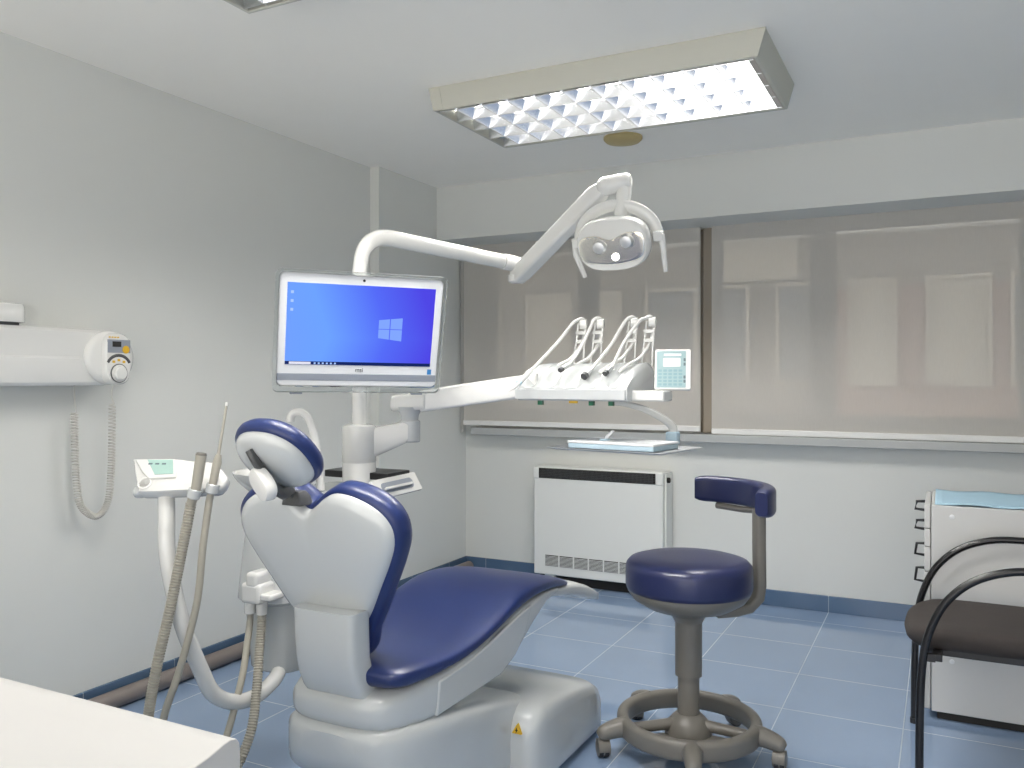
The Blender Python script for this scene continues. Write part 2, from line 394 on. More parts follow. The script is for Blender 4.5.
# ------------------------------------------------------------------ ceiling lights
def ceiling_light(loc, label):
    t = thing('ceiling_light', loc, label, 'light', 'fluorescent ceiling lights with louvres')
    L, W, h = 1.335, .655, .098          # origin: near-left corner at ceiling height; hangs down
    hs = MB()
    o0 = [(.006, .006), (L, .006), (L, W), (.006, W)]; o1 = [(-.014, 0), (L + .030, 0), (L + .030, W - .01), (-.014, W - .01)]; i1 = [(.014, .014), (L - .014, .014), (L - .014, W - .014), (.014, W - .014)]
    R = [hs.ring([(x, y, z) for x, y in p]) for p, z in ((o1, 0), (o0, -h), (i1, -h), (i1, -.012))]
    for a, b in zip(R, R[1:]): hs.bridge(a, b)
    hs.cap(R[0]); hs.cap(R[-1])
    part('housing', hs, M['lampbody'], t, local=True, bevel=.003)
    for x0_, x1_, xt in ((.004, .05, -.016), (L - .05, L + .002, L + .032)):
        cc_ = MB(); near = (-.002, .004)
        xa, xb = (xt, .036) if x0_ < .1 else (L - .036 + .03, xt)
        cc_.loft([[(x0_, .003, -h + .002), (x1_, .003, -h + .002), (x1_, .008, -h + .002), (x0_, .008, -h + .002)], [(xa, -.002, -.002), (xb, -.002, -.002), (xb, .004, -.002), (xa, .004, -.002)]])
        part('corner_cap', cc_, M['lampbody'], t, local=True)
    y = [W / 8 + .014 * 0 + W / 4 * i for i in range(4)]
    part('reflector', MB().box((.018, .018, -.024), (L - .018, W - .018, -.014)), M['enamel'], t, local=True)
    for yy in y:
        tb = part('fluorescent_tube', MB().tube([(.07, yy, -.045), (L - .05, yy, -.045)], .013, 12), M['tube_on'], t, local=True)
        part('tube_socket', MB().tube([(.022, yy, -.05), (.085, yy, -.05)], .021, 14), M['bluebox'], tb, local=True)
    lv = MB()
    ny, nx = 4, 10
    for i in range(ny + 1):
        yy = .034 + (W - .068) * i / ny
        lv.prism([(yy - .015, -h + .046), (yy + .015, -h + .046), (yy + .0065, -h + .022), (yy + .0015, -h + .001), (yy - .0015, -h + .001), (yy - .0065, -h + .022)], .018, L - .018, 'yz')
    for i in range(nx + 1):
        xx = .095 + (L - .095 - .034) * i / nx
        lv.prism([(xx - .017, -h + .045), (xx + .017, -h + .045), (xx + .0075, -h + .022), (xx + .0015, -h + .002), (xx - .0015, -h + .002), (xx - .0075, -h + .022)], .018, W - .018, 'xz')
    lv.box((L - .034, .018, -h + .002), (L - .0145, W - .018, -h + .045))
    part('louvre', lv, M['louvre'], t, local=True)
    return t
L1 = ceiling_light((-1.912, 3.012, ZC), 'big louvred ceiling light in the middle of the picture, fully in view')
L2 = copy_tree(L1); L2.location = (-1.912, 1.30, ZC); L2['label'] = 'ceiling light cut off by the top edge, only its corner showing'
r_ = MB().lathe([(.098, 0), (.098, -.012), (.085, -.024), (.03, -.03), (.001, -.03)], (-1.443, 4.07, ZC))
single('ceiling_rose', r_, M['rose'], 'round yellowed disc on the ceiling behind the big louvred light', 'ceiling fitting')

# ------------------------------------------------------------------ left wall: x-ray unit, pipe
xr = thing('xray_wall_unit', (XL, 1.4, 1.28), 'white wall mounted x-ray box with a dial panel and coiled cord', 'x-ray unit')
sec = [(XL, 1.272), (XL + .118, 1.272), (XL + .128, 1.285), (XL + .128, 1.372), (XL + .124, 1.376), (XL + .124, 1.470), (XL + .112, 1.482), (XL, 1.482)]
b_ = MB(); b_.loft([[(x, yy, z) for x, z in sec] for yy in (.75, 2.16)])
part('body', b_, M['enamel'], xr, bevel=.004)
part('end_cap', MB().lathe([(.096, 0), (.103, .02), (.103, .130), (.099, .142), (.086, .150), (.05, .153), (.001, .153)], (XL, 2.168, 1.377), (1, 0, 0), 48), M['enamel'], xr, angle=60)
# control panel on the +x face of the end cap
PX = XL + .150
def pyz(pts): return [(p[0], p[1]) for p in pts]
pn = MB(); ol = rrect(2.1205, 1.275, 2.2325, 1.470, .045, 6)
pn.loft([[(PX - .03, y, z) for y, z in ol], [(PX + .016, y, z) for y, z in ol], [(PX + .024, 2.1765 + (y - 2.1765) * .9, 1.37 + (z - 1.37) * .94) for y, z in ol]])
cp = part('control_panel', pn, M['enamel'], xr, label='control panel with small display and dial')
QX = PX + .0245
part('display_surround', MB().box((QX - .002, 2.128, 1.395), (QX + .001, 2.226, 1.445)), M['speaker'], cp)
part('display', MB().box((QX, 2.148, 1.418), (QX + .0025, 2.185, 1.438)), M['slot'], cp, smooth=False)
part('button', MB().lathe([(.015, 0), (.015, .003), (.012, .004)], (QX, 2.206, 1.408), (1, 0, 0), 20), M['yellow'], cp)
arc = [(QX, 2.1765 + .052 * math.cos(a), 1.338 + .048 * math.sin(a)) for a in [math.radians(25 + 130 * i / 12) for i in range(13)]]
part('dial_scale', MB().tube(arc, .006, 8, squash=(1, .4)), M['dgrey'], cp)
for i in range(3):
    part('symbol', MB().box((QX - .001, 2.149 + .022 * i, 1.357 + (.006 if i == 1 else 0)), (QX + .0012, 2.16 + .022 * i, 1.366 + (.006 if i == 1 else 0))), M['yellow'], cp)
dl = part('dial', MB().lathe([(.033, 0), (.033, .004), (.026, .005), (.026, .014), (.022, .018), (.001, .018)], (QX, 2.1765, 1.318), (1, 0, 0), 28), M['enamel'], cp)
part('dial_ring', MB().lathe([(.036, -.001), (.036, .003), (.027, .003)], (QX, 2.1765, 1.318), (1, 0, 0), 28), M['dgrey'], dl)
for i in range(4):
    part('symbol', MB().box((QX - .001, 2.133 + .012 * i, 1.451), (QX + .0008, 2.141 + .012 * i, 1.456)), M['yellow'], cp)
# coiled cord
cx = XL + .055
ctr = catmull([(cx, 2.078, 1.17), (cx, 2.080, 1.05), (cx, 2.085, .93), (cx + .005, 2.100, .82), (cx + .025, 2.150, .772), (cx + .05, 2.18, .82), (cx + .062, 2.186, .93), (cx + .067, 2.186, 1.05), (cx + .070, 2.186, 1.20)], 60)
hel = []; turns = 92; n = len(ctr)
for i in range(n * 3):
    t = i / (n * 3 - 1) * (n - 1); j = min(int(t), n - 2); p = ctr[j].lerp(ctr[j + 1], t - j)
    T = (ctr[j + 1] - ctr[j]).normalized(); N = Vector((1, 0, 0)); B = T.cross(N)
    a = 2 * PI * turns * i / (n * 3 - 1)
    hel.append(p + N * .0115 * math.cos(a) + B * .0115 * math.sin(a))
cc = MB(); cc.tube([(cx, 2.078, 1.285), (cx, 2.078, 1.23)] + hel + [(cx + .075, 2.180, 1.225), (cx + .08, 2.178, 1.25), (PX, 2.176, 1.285)], .0026, 5)
part('coiled_cord', cc, M['cable'], xr)
wb = thing('wall_arm_cover', (XL, 1.4, 1.482), 'small white rounded box on top of the x-ray wall unit', 'box')
part('cover', MB().loft([[(x, y, z) for x, y in rrect(XL + .002, 1.2, XL + .12 * s + .005, 1.855 - .015 * (1 - s), .03)] for z, s in ((1.492, 1), (1.545, 1), (1.556, .93), (1.559, .8))]), M['enamel'], wb)
part('foot_plate', MB().box((XL + .002, 1.2, 1.482), (XL + .11, 1.83, 1.493)), M['dgrey'], wb)

single('floor_pipe', MB().tube([(XL + .052, YF + .05, .036), (XL + .052, 3.9, .036), (XL + .07, 4.0, .036), (-2.835, 4.1, .036), (-2.835, 4.93, .036)], .035, 18), M['pipe'], 'brown grey pipe lying on the floor along the left wall', 'pipe')

# ------------------------------------------------------------------ storage heater
ht = thing('storage_heater', (-1.88, 4.9, 0), 'white storage heater on the back wall under the window', 'heater')
HX0, HX1, HY0, HY1 = -2.30, -1.462, 4.82, 4.972
part('body', MB().box((HX0, HY0, .068), (HX1, HY1 - .01, .744)), M['heater'], ht, bevel=.006, seg=3)
part('side_panel', MB().box((HX1, HY0 + .03, .09), (HX1 + .012, HY1, .735)), M['heater'], ht, bevel=.004)
sl = part('top_grille', MB().box((HX0 + .035, HY0 - .004, .672), (HX1 - .045, HY0 + .04, .735)), M['slot'], ht, bevel=.002)
g = MB()
for i in range(90):
    x = HX0 + .045 + i * .0082
    g.box((x, HY0 - .008, .676), (x + .002, HY0 - .003, .731))
for i in range(6): g.box((HX0 + .038, HY0 - .007, .678 + .01 * i), (HX1 - .048, HY0 - .0035, .680 + .01 * i))
part('grille_bars', g, M['dgrey'], sl)
part('corner_block', MB().box((HX1 - .045, HY0 - .006, .668), (HX1 + .002, HY0 + .03, .740)), M['heater'], ht, bevel=.006)
part('corner_block', MB().box((HX0 - .002, HY0 - .006, .668), (HX0 + .035, HY0 + .03, .740)), M['heater'], ht, bevel=.006)
lo = part('lower_grille', MB().box((HX0 + .075, HY0 - .002, .125), (HX1 - .075, HY0 + .02, .192)), M['slot'], ht)
g = MB()
for i in range(8): 
    z = .129 + i * .0078
    g.box((HX0 + .078, HY0 - .005, z), (HX1 - .078, HY0 - .001, z + .003))
for i in range(8):
    x = HX0 + .075 + (HX1 - HX0 - .15) * i / 7
    g.box((x - .004, HY0 - .006, .124), (x + .004, HY0, .193))
part('grille_bars', g, M['heater'], lo)
part('thermostat_knob', MB().lathe([(.016, 0), (.016, .014), (.012, .018)], (HX1 + .012, 4.87, .695), (1, 0, 0), 20), M['slot'], ht)
for x in (HX0 + .06, HX1 - .13):
    part('foot', MB().box((x, HY0 + .03, 0), (x + .07, HY1 - .02, .07)), M['heater'], ht, bevel=.004)
part('base_plinth', MB().box((HX0 + .02, HY0 + .05, .004), (HX1 - .02, HY1 - .02, .068)), M['slot'], ht)

# ------------------------------------------------------------------ dental chair
XC = -1.43
ch = thing('dental_chair', (XC, 2.2, 0), 'reclining dental chair with blue upholstery and white shell', 'dental chair')
loft = MB()
loft_y(loft, [(2.340, 0, .190, .265, 5), (2.344, 0, .215, .285, 6), (2.358, 0, .243, .304, 7), (2.385, 0, .262, .315, 8), (2.43, 0, .272, .32, 8), (2.50, 0, .273, .32, 8), (2.60, 0, .265, .32, 8), (2.72, 0, .246, .32, 8), (2.83, 0, .220, .32, 8), (2.88, 0, .190, .318, 8), (2.91, 0, .15, .314, 7), (2.925, 0, .09, .308, 6)], XC, 44)
bs = part('base', loft, M['shell'], ch)
part('floor_plate', MB().box((XC - .27, 1.75, 0), (XC + .27, 2.4, .03)), M['shell'], ch, bevel=.01)
# warning triangle on the base (faces the camera side)
tr = MB(); tc_ = Vector((-1.172, 2.345, .222))
tri = [(0, .017), (-.0165, -.012), (.0165, -.012)]
tr.prism([(tc_.x - .003 + p[0], tc_.z - .012 + p[1]) for p in tri], 2.337, 2.40, 'xz')
wt = part('warning_sticker', tr, M['yellow'], bs, label='yellow warning triangle with a black bolt')
bt = MB(); bt.prism([(tc_.x - .003 + a, tc_.z - .013 + b) for a, b in ((.002, .011), (-.005, -.002), (-.001, -.002), (-.003, -.010), (.005, .002), (.001, .002))], 2.3355, 2.3375, 'xz')
part('bolt_mark', bt, M['black'], bs)
loft = MB()
loft_y(loft, [(1.705, .33, .395, .09, 3), (1.722, .29, .412, .135, 3.5), (1.76, .25, .418, .175, 4.5), (1.83, .21, .412, .197, 6), (1.95, .16, .392, .203, 8), (2.15, .10, .348, .203, 9), (2.35, .06, .302, .203, 9), (2.52, .05, .258, .20, 9)], XC + .03, 56)
part('lift_arm_cover', loft, M['shell'], ch)
loft = MB()
loft_y(loft, [(1.712, .435, .47, .075, 3), (1.722, .412, .485, .115, 3.2), (1.75, .396, .495, .150, 3.8), (1.80, .387, .505, .172, 4.5), (1.88, .381, .505, .185, 6), (2.0, .376, .50, .190, 8), (2.30, .378, .52, .190, 8), (2.42, .415, .555, .190, 8), (2.54, .475, .565, .186, 7), (2.66, .525, .565, .182, 6), (2.76, .53, .56, .178, 4)], XC + .03, 56)
part('seat_shell', loft, M['shell'], ch)
part('side_panel', MB().prism([(1.93, .390), (1.945, .482), (2.12, .490), (2.28, .512), (2.42, .54), (2.52, .55), (2.47, .47), (2.40, .42), (2.30, .388)], XC + .205, XC + .2215, 'yz'), M['shell'], ch, bevel=.006, seg=3)
loft = MB()
S = [(1.742, .531, .549, .17, 2.6), (1.750, .516, .558, .195, 2.8), (1.775, .502, .564, .213, 3.2), (1.82, .497, .562, .222, 3.6), (1.93, .492, .550, .226, 3.8), (2.05, .492, .541, .227, 3.8), (2.15, .500, .545, .227, 3.8), (2.28, .521, .568, .226, 3.8), (2.40, .546, .607, .225, 3.8), (2.50, .558, .622, .224, 3.8), (2.60, .560, .621, .222, 3.6), (2.72, .552, .604, .219, 3.6), (2.80, .541, .584, .214, 3.4), (2.86, .530, .563, .205, 3.2), (2.885, .531, .550, .19, 3)]
rings = []
for y, a, b, hw, e in S:
    cut = .11 * max(0, min(1, (2.02 - y) / .27))         # the rear left corner is cut away beside the back arm
    rings.append([(x, y, z) for x, z in sup(XC + cut / 2, (a + b) / 2, hw - cut / 2, (b - a) / 2, e, 44)])
loft.loft(rings)
part('seat_cushion', loft, M['leather'], ch, sub=1)
loft = MB()
loft_y(loft, [(2.72, .520, .550, .19, 4), (2.86, .492, .552, .212, 4), (2.94, .470, .538, .219, 5), (3.02, .448, .510, .222, 6), (3.09, .430, .478, .222, 7), (3.13, .420, .458, .220, 7), (3.14, .424, .450, .214, 6)], XC, 36)
part('footrest', loft, M['shell'], ch)
# backrest: local frame u (x), v (up the backrest), n (front)
ANG = math.radians(16); BO = Vector((XC - .008, 1.77, .69)); BV = Vector((0, -math.sin(ANG), math.cos(ANG))); BN = Vector((0, math.cos(ANG), math.sin(ANG)))
def B(u, v, n): return BO + Vector((u, 0, 0)) + BV * v + BN * n
half = [(0, -.03), (.05, -.03), (.092, -.032), (.127, -.003), (.178, .083), (.218, .152), (.244, .21), (.243, .258), (.212, .298), (.155, .326), (.095, .336), (.054, .321), (.022, .298), (0, .286)]
def sym(h): return h + [(-u, v) for u, v in reversed(h[1:-1])]
def smooth_outline(o, n=4):
    o2 = o + [o[0]]; P = catmull([(a, b, 0) for a, b in [o[-1]] + o2 + [o[1]]], n)
    return [(p.x, p.y) for p in P[n:-(n + 1)]]
OUT = smooth_outline(sym(half))
def off(o, d, c=(0, .15)):
    r = []
    n = len(o)
    for i in range(n):
        a, b = o[i - 1], o[(i + 1) % n]; t = Vector((b[0] - a[0], b[1] - a[1])); 
        if t.length < 1e-9: r.append(o[i]); continue
        t.normalize(); r.append((o[i][0] + t.y * d, o[i][1] - t.x * d))
    return r
mb = MB()
rings = [[B(u * k, .15 + (v - .15) * k, nn) for u, v in OUT] for k, nn in ((1.0, .03), (1.006, .012), (.995, -.004), (.96, -.016), (.88, -.024), (.7, -.030), (.45, -.033), (.2, -.034))]
mb.loft(rings)
part('backrest_shell', mb, M['shell'], ch, angle=60)
half2 = [(0, -.14), (.05, -.14), (.088, -.13), (.112, -.07), (.145, -.015), (.195, .075), (.235, .15), (.259, .21), (.257, .265), (.224, .310), (.163, .339), (.097, .349), (.054, .334), (.022, .311), (0, .299)]
OUT2 = smooth_outline(sym(half2))
mb = MB()
mb.loft([[B(u * k, .12 + (v - .12) * k, nn) for u, v in OUT2] for k, nn in ((.94, .0), (.985, .005), (1.004, .02), (1.006, .042), (.99, .060), (.95, .072), (.85, .079), (.6, .081), (.3, .081))])
part('backrest_cushion', mb, M['leather'], ch, angle=70)
# back arm (white upright plate under the backrest)
mb = MB()
arm = [(-.07, 0.0, .105), (-.035, .03, .108), (.015, .01, .106), (-.02, -.05, 0)]
prof = [(1.69, .71, .097), (1.692, .64, .096), (1.696, .585, .095), (1.708, .54, .096), (1.728, .50, .098), (1.752, .468, .097), (1.768, .458, .090)]
rings = []
for y, z, hw in prof:
    rings.append([(x, yy, z) for x, yy in sup(XC + .03, y + .035, hw, .045, 6, 28)])
mb.loft(rings)
part('back_arm', mb, M['shell'], ch)
# headrest
HA = math.radians(45); HO = Vector((XC - .007, 1.56, 1.105)); HV = Vector((0, -math.sin(HA), math.cos(HA))); HN = Vector((0, math.cos(HA), math.sin(HA)))
def Hp(u, v, n): return HO + Vector((u, 0, 0)) + HV * v + HN * n
def oval(a, b, e=2.3, n=40): return sup(0, 0, a, b, e, n)
mb = MB(); mb.loft([[Hp(u * s, v * s, n) for u, v in oval(.100, .095)] for s, n in ((1, .018), (1.0, 0), (.96, -.012), (.86, -.022), (.6, -.030), (.3, -.033))])
part('headrest_shell', mb, M['shell'], ch, angle=60)
mb = MB(); mb.loft([[Hp(u * s, v * s, n - .10 * u * u) for u, v in oval(.108, .102)] for s, n in ((.9, .002), (1.0, .006), (1.035, .018), (1.03, .030), (.97, .042), (.85, .050), (.6, .054), (.3, .054))])
part('headrest_cushion', mb, M['leather'], ch, angle=70)
hb = part('headrest_bracket', MB().tube([Hp(-.022, .062, -.026), Hp(-.010, .035, -.040), Hp(.004, -.02, -.052), Hp(-.004, -.075, -.044), (XC - .045, 1.650, 1.022), (XC - .050, 1.672, 1.000)], .02, 10, 6, squash=(.55, 1)), M['dgrey'], ch)
part('bracket_slot', MB().prism(rrect(-.046, .038, -.002, .082, .005), -.034, -.02).xform(Matrix.Translation(HO) @ rotm((1, 0, 0), HV).to_4x4()), M['slot'], ch)
mb = MB(); mb.loft([[(XC - .046 + x * s, 1.672 + y * s, z) for x, y in rrect(-.026, -.016, .030, .03, .006)] for z, s in ((.976, 1.15), (.998, 1.0), (1.012, .7))])
part('bracket_base', mb, M['dgrey'], hb, bevel=.002)
mb = MB(); mx = Matrix.Translation(Hp(.012, -.002, -.074)) @ rotm((1, -.2, -.75), (.45, -.35, .85)).to_4x4()
mb.loft([[(x * s, y * s, z) for x, y in sup(0, 0, .046, .030, 2.6, 28)] for z, s in ((-.012, .9), (-.006, 1), (.008, 1), (.016, .92), (.018, .8))]); mb.xform(mx)
part('headrest_knob', mb, M['matwhite'], hb)

# ------------------------------------------------------------------ dental unit (spittoon column)
du = thing('dental_unit', (-1.97, 2.3, 0), 'white dental unit with spittoon and tall round column behind the chair', 'dental unit')
hs = MB()
loft_z(hs, [(.335, -1.975, 2.19, .085, .085, 2.3), (.345, -1.982, 2.19, .098, .10, 2.3), (.56, -1.985, 2.20, .105, .13, 2.6), (.58, -1.97, 2.24, .125, .20, 3.5), (.75, -1.965, 2.27, .115, .22, 3.5), (.90, -1.955, 2.29, .10, .23, 3.5), (.915, -1.955, 2.29, .09, .22, 3.5)])
part('housing', hs, M['shell'], du)
part('pedestal', MB().box((-1.95, 2.25, 0), (-1.70, 2.43, .16)).box((-1.93, 2.28, .16), (-1.80, 2.42, .6)), M['shell'], du, bevel=.02)
bwl = MB().lathe([(.03, .86), (.05, .90), (.095, .925), (.128, .955), (.142, .975), (.145, .985), (.138, .985), (.120, .965), (.06, .93), (.02, .925)], (-2.005, 2.185, 0), seg=40)
part('spittoon_bowl', bwl, M['enamel'], du)
part('cup_filler', MB().tube([(-1.875, 2.255, .92), (-1.885, 2.248, 1.05), (-1.905, 2.235, 1.15), (-1.925, 2.222, 1.182), (-1.95, 2.21, 1.183), (-1.962, 2.204, 1.168), (-1.963, 2.203, 1.152)], .0135, 12, 6), M['enamel'], du)
CXY = (-1.878, 2.470)
col = MB().lathe([(.060, .60), (.060, .995), (.0585, .998)], CXY + (0,), seg=40)
part('column', col, M['enamel'], du)
part('column_swivel', MB().lathe([(.0585, .996), (.061, .999), (.061, 1.118), (.058, 1.128), (.045, 1.133), (.028, 1.133)], CXY + (0,), seg=40), M['enamel'], du)
part('column_base', MB().lathe([(.10, 0), (.10, .02), (.088, .03), (.082, .905), (.080, .915), (.06, .92)], CXY + (0,), seg=36), M['enamel'], du)
part('instrument_shelf', MB().loft([[(x, y, z) for x, y in rrect(-2.03, 2.455, -1.742, 2.60, .012)] for z in (.938, .962)]), M['black'], du, bevel=.003, label='flat black shelf around the column')
sh = MB(); mx = Matrix.Translation((-1.728, 2.49, .918)) @ rotm((0, 1, 0.02), (-.5, 0, .87)).to_4x4()
sh.prism(rrect(-.135, -.036, .135, .036, .004), -.008, .004); sh.xform(mx)
sp_ = part('shelf_front', sh, M['enamel'], du, bevel=.002)
s2 = MB(); s2.prism(rrect(-.095, -.020, .095, .018, .015), .003, .0052); s2.xform(mx); part('handle_slot', s2, M['speaker'], sp_)
s3 = MB(); s3.prism(rrect(-.085, -.012, .080, -.001, .005), .004, .016); s3.xform(mx); part('handle', s3, M['enamel'], sp_, bevel=.003)
cb_ = MB(); cb_.box((-1.975, 1.985, .59), (-1.895, 2.06, .655)); cb_.box((-1.955, 1.985, .64), (-1.905, 2.06, .69))
part('hose_connector', cb_, M['enamel'], du, bevel=.012, seg=3)
part('hose_collar', MB().lathe([(.018, 0), (.018, .045), (.016, .05)], (-1.957, 2.012, .555), seg=16).lathe([(.018, 0), (.018, .045), (.016, .05)], (-1.914, 2.018, .555), seg=16), M['enamel'], du)
sh_ = MB(); sh_.box((-1.90, 1.99, .605), (-1.855, 2.06, .625)); part('connector_shelf', sh_, M['enamel'], du, bevel=.006)
part('lock_mark', MB().box((-1.985, 2.055, .78), (-1.979, 2.06, .79)), M['green'], du)

# ------------------------------------------------------------------ operating lamp on the column
ol = thing('operating_lamp', CXY + (1.13,), 'white operating lamp on a long jointed arm over the instruments', 'lamp')
J1 = Vector((-1.585, 3.155, 1.742)); TOP = Vector((-1.118, 2.965, 2.015))
x0, y0 = CXY
dv = (Vector((J1.x, J1.y, 0)) - Vector((x0, y0, 0))).normalized()
def ap(t, z): return (x0 + dv.x * t, y0 + dv.y * t, z)
pole = part('lamp_pole', MB().tube([ap(0, 1.12), ap(0, 1.60), ap(.003, 1.70), ap(.02, 1.765), ap(.06, 1.805), ap(.12, 1.818), ap(.25, 1.81), ap(.70, 1.778)], [.026, .026, .026, .027, .030, .031, .031, .030], 18, 6), M['enamel'], ol)
part('elbow_joint', MB().tube([ap(.665, 1.78), ap(.72, 1.777), ap(.752, 1.768), ap(.765, 1.74), ap(.766, 1.715)], .034, 16, 5), M['enamel'], ol)
part('pivot_cap', MB().lathe([(.028, -.018), (.036, -.012), (.037, .012), (.03, .02)], (J1.x, J1.y, 1.715), seg=24), M['enamel'], ol)
d2 = (TOP - J1); d2n = d2.normalized()
a2 = MB(); st = J1 + Vector((0, 0, -.02)); en = TOP - d2n * .03
sd = d2n.cross(Vector((0, 0, 1))).normalized(); uu = sd.cross(d2n).normalized()
ro = rrect(-.034, -.034, .034, .034, .014, 4)
a2.loft([[p + sd * a * k + uu * b * k for a, b in ro] for p, k in ((st, .9), (st + d2n * .04, 1), (TOP - d2n * .055, 1), (TOP - d2n * .03, .88), (TOP - d2n * .005, .5))])
part('spring_arm', a2, M['enamel'], ol)
sg = MB(); sg.lathe([(.001, -.036), (.018, -.032), (.031, -.018), (.036, 0), (.031, .018), (.018, .032), (.001, .036)], TOP, (0, 0, 1), 24)
sg.tube([TOP, TOP + Vector((.04, .012, .008)), TOP + Vector((.078, .022, .012)), TOP + Vector((.088, .025, .013)), TOP + Vector((.093, .026, .013))], [.034, .034, .034, .028, .014], 20)
sg.tube([TOP + Vector((.064, .018, .015)), TOP + Vector((.064, .017, -.03)), TOP + Vector((.060, .008, -.08)), TOP + Vector((.057, .0, -.125))], [.029, .029, .027, .025], 18, 5)
part('head_knuckle', sg, M['enamel'], ol)
LC = Vector((-1.083, 2.965, 1.803))
LN = Vector((.02, -.935, -.33)).normalized(); LU = Vector((1, 0, .01)); LR = rotm(LU, LN.cross(LU) * -1)
LUx = LR.col[0].copy(); LVy = LR.col[1].copy()
if LVy.z < 0: LVy = -LVy
def Lp(u, v, n): return LC + LUx * u + LVy * v + LN * n
yk = MB(); pts = [Lp(.154 * math.cos(a), .005 + .125 * math.sin(a), -.045) for a in [math.radians(5 + 170 * i / 16) for i in range(17)]]
yk.tube(pts, .014, 10, 2, squash=(1, 1.6))
part('yoke', yk, M['enamel'], ol)
hd_ = MB()
def headring(s, n, dv=0): return [Lp(u * s, v * s + dv, n) for u, v in sup(0, 0, .140, .098, 2.7, 44)]
hd_.loft([headring(.35, -.085, .01), headring(.62, -.075, .008), headring(.85, -.05, .004), headring(.97, -.02), headring(1.0, .008), headring(.98, .03, -.002), headring(.93, .042, -.004)])
hd = part('lamp_head', hd_, M['enamel'], ol, angle=60)
rf = MB(); ro_ = [(-.118, .030), (-.06, .040), (0, .022), (.06, .044), (.118, .036), (.124, -.02), (.105, -.052), (.05, -.066), (0, -.070), (-.05, -.066), (-.105, -.054), (-.124, -.02)]
ro2 = smooth_outline(ro_, 4)
rf.loft([[Lp(u, v - .004, .046) for u, v in ro2], [Lp(u * .95, v * .93 - .004, .048) for u, v in ro2], [Lp(u * .7, v * .7 - .004, .043) for u, v in ro2], [Lp(u * .3, v * .3 - .004, .040) for u, v in ro2]])
part('reflector', rf, M['mirror'], hd, label='mirror reflector with two bulbs')
for u, v in ((-.045, -.006), (.062, .008)):
    bh = part('bulb_holder', MB().lathe([(.026, 0), (.026, .006), (.021, .012), (.021, .018), (.014, .02)], Lp(u, v, .044), LN, 22), M['steel'], hd)
part('lit_bulb', MB().lathe([(.001, 0), (.013, .001), (.013, .003), (.001, .004)], Lp(.012, -.046, .046), LN, 20), M['bulb'], hd)
for sx, tilt in ((-1, .03), (1, -.002)):
    hm = MB(); hm.box((-.018, -.018, -.014), (.018, .018, .014), Matrix.Translation(Lp(sx * .160, .005, -.03)) @ rotm(LUx, LVy).to_4x4())
    hm.tube([Lp(sx * .170, .012, -.03), Lp(sx * .173, -.04, -.028), Lp(sx * (.173 - tilt), -.128, -.02)], [.013, .011, .009], 10)
    part('handle', hm, M['enamel'], ol, bevel=.003)

# ------------------------------------------------------------------ monitor
_y = math.radians(20); MN = Vector((.454 * math.cos(_y) + .891 * math.sin(_y), -.891 * math.cos(_y) + .454 * math.sin(_y), 0)).normalized(); MU = Vector((0, 0, 1)) 
til = math.radians(15)
Yv = (MU * math.cos(til) + MN * math.sin(til)).normalized(); Nv = (MN * math.cos(til) - MU * math.sin(til)).normalized(); Xv = Yv.cross(Nv).normalized()
MR = Matrix((Xv, -Nv, Yv)).transposed() @ Matrix.Rotation(math.radians(.8), 3, 'Y')      # local: x right, y away from viewer, z up
mo = thing('computer_monitor', (-1.692, 2.236, 1.450), 'white desktop monitor on the column showing a blue desktop', 'monitor', mx=MR)
def mloc(mb, name, m, parent=mo, **kw): return part(name, mb, m, parent, local=True, **kw)
mc = MB(); mc.loft([[(x, y, z) for x, z in rrect(-.265, -.185, .265, .185, .02)] for y in (0, .028)]); 
bz = mloc(mc, 'casing', M['bezel'], bevel=.004, seg=3)
mc = MB(); mc.loft([[(x, y, z) for x, z in rrect(-.22, -.14, .22, .15, .03)] for y in (.028, .05)]); mloc(mc, 'rear_cover', M['bezel'], bevel=.008)
mloc(MB().box((-.239, -.0012, -.112), (.239, .004, .153)), 'screen', M['screen'], bz, smooth=False, label='lit blue desktop picture')
mloc(MB().box((-.239, -.0022, -.112), (.239, -.001, -.1015)), 'taskbar', M['scr_bar'], bz, smooth=False)
mloc(MB().box((-.226, -.003, -.1108), (-.158, -.002, -.1028)), 'search_box', M['scr_white'], bz, smooth=False)
for i in range(6): mloc(MB().box((-.148 + .013 * i, -.003, -.1098), (-.142 + .013 * i, -.002, -.1042)), 'taskbar_icon', M['scr_icon'], bz, smooth=False)
for i in range(3): mloc(MB().box((-.228, -.002, .118 - .028 * i), (-.219, -.001, .127 - .028 * i)), 'desktop_icon', M['scr_icon'], bz, smooth=False)
lg = MB()
def quad(x0, x1, f0, f1, h0, h1, zc=.005):
    a = h0 + (h1 - h0) * f0; b = h0 + (h1 - h0) * f1
    lg.prism([(x0, zc + a[0]), (x1, zc + b[0]), (x1, zc + b[1]), (x0, zc + a[1])], -.002, -.001, 'xz')
for top in (0, 1):
    for c_ in (0, 1):
        f0, f1 = (0, .46) if c_ == 0 else (.50, 1)
        e = lambda f: .030 + .009 * f
        xa, xb = .056 + .078 * f0, .056 + .078 * f1
        za = (0.0012, e(f0)) if top else (-e(f0), -.0012); zb = (0.0012, e(f1)) if top else (-e(f1), -.0012)
        lg.prism([(xa, .012 + za[0]), (xb, .012 + zb[0]), (xb, .012 + zb[1]), (xa, .012 + za[1])], -.002, -.001, 'xz')
mloc(lg, 'window_logo', M['scr_logo'], bz, smooth=False)
mloc(MB().box((-.262, -.0015, -.165), (.262, .004, -.142)), 'speaker_strip', M['speaker'], bz, bevel=.001)
mloc(MB().lathe([(.0045, 0), (.0045, .002)], (.0, -.002, .169), (0, 1, 0), 12), 'webcam', M['black'], bz)
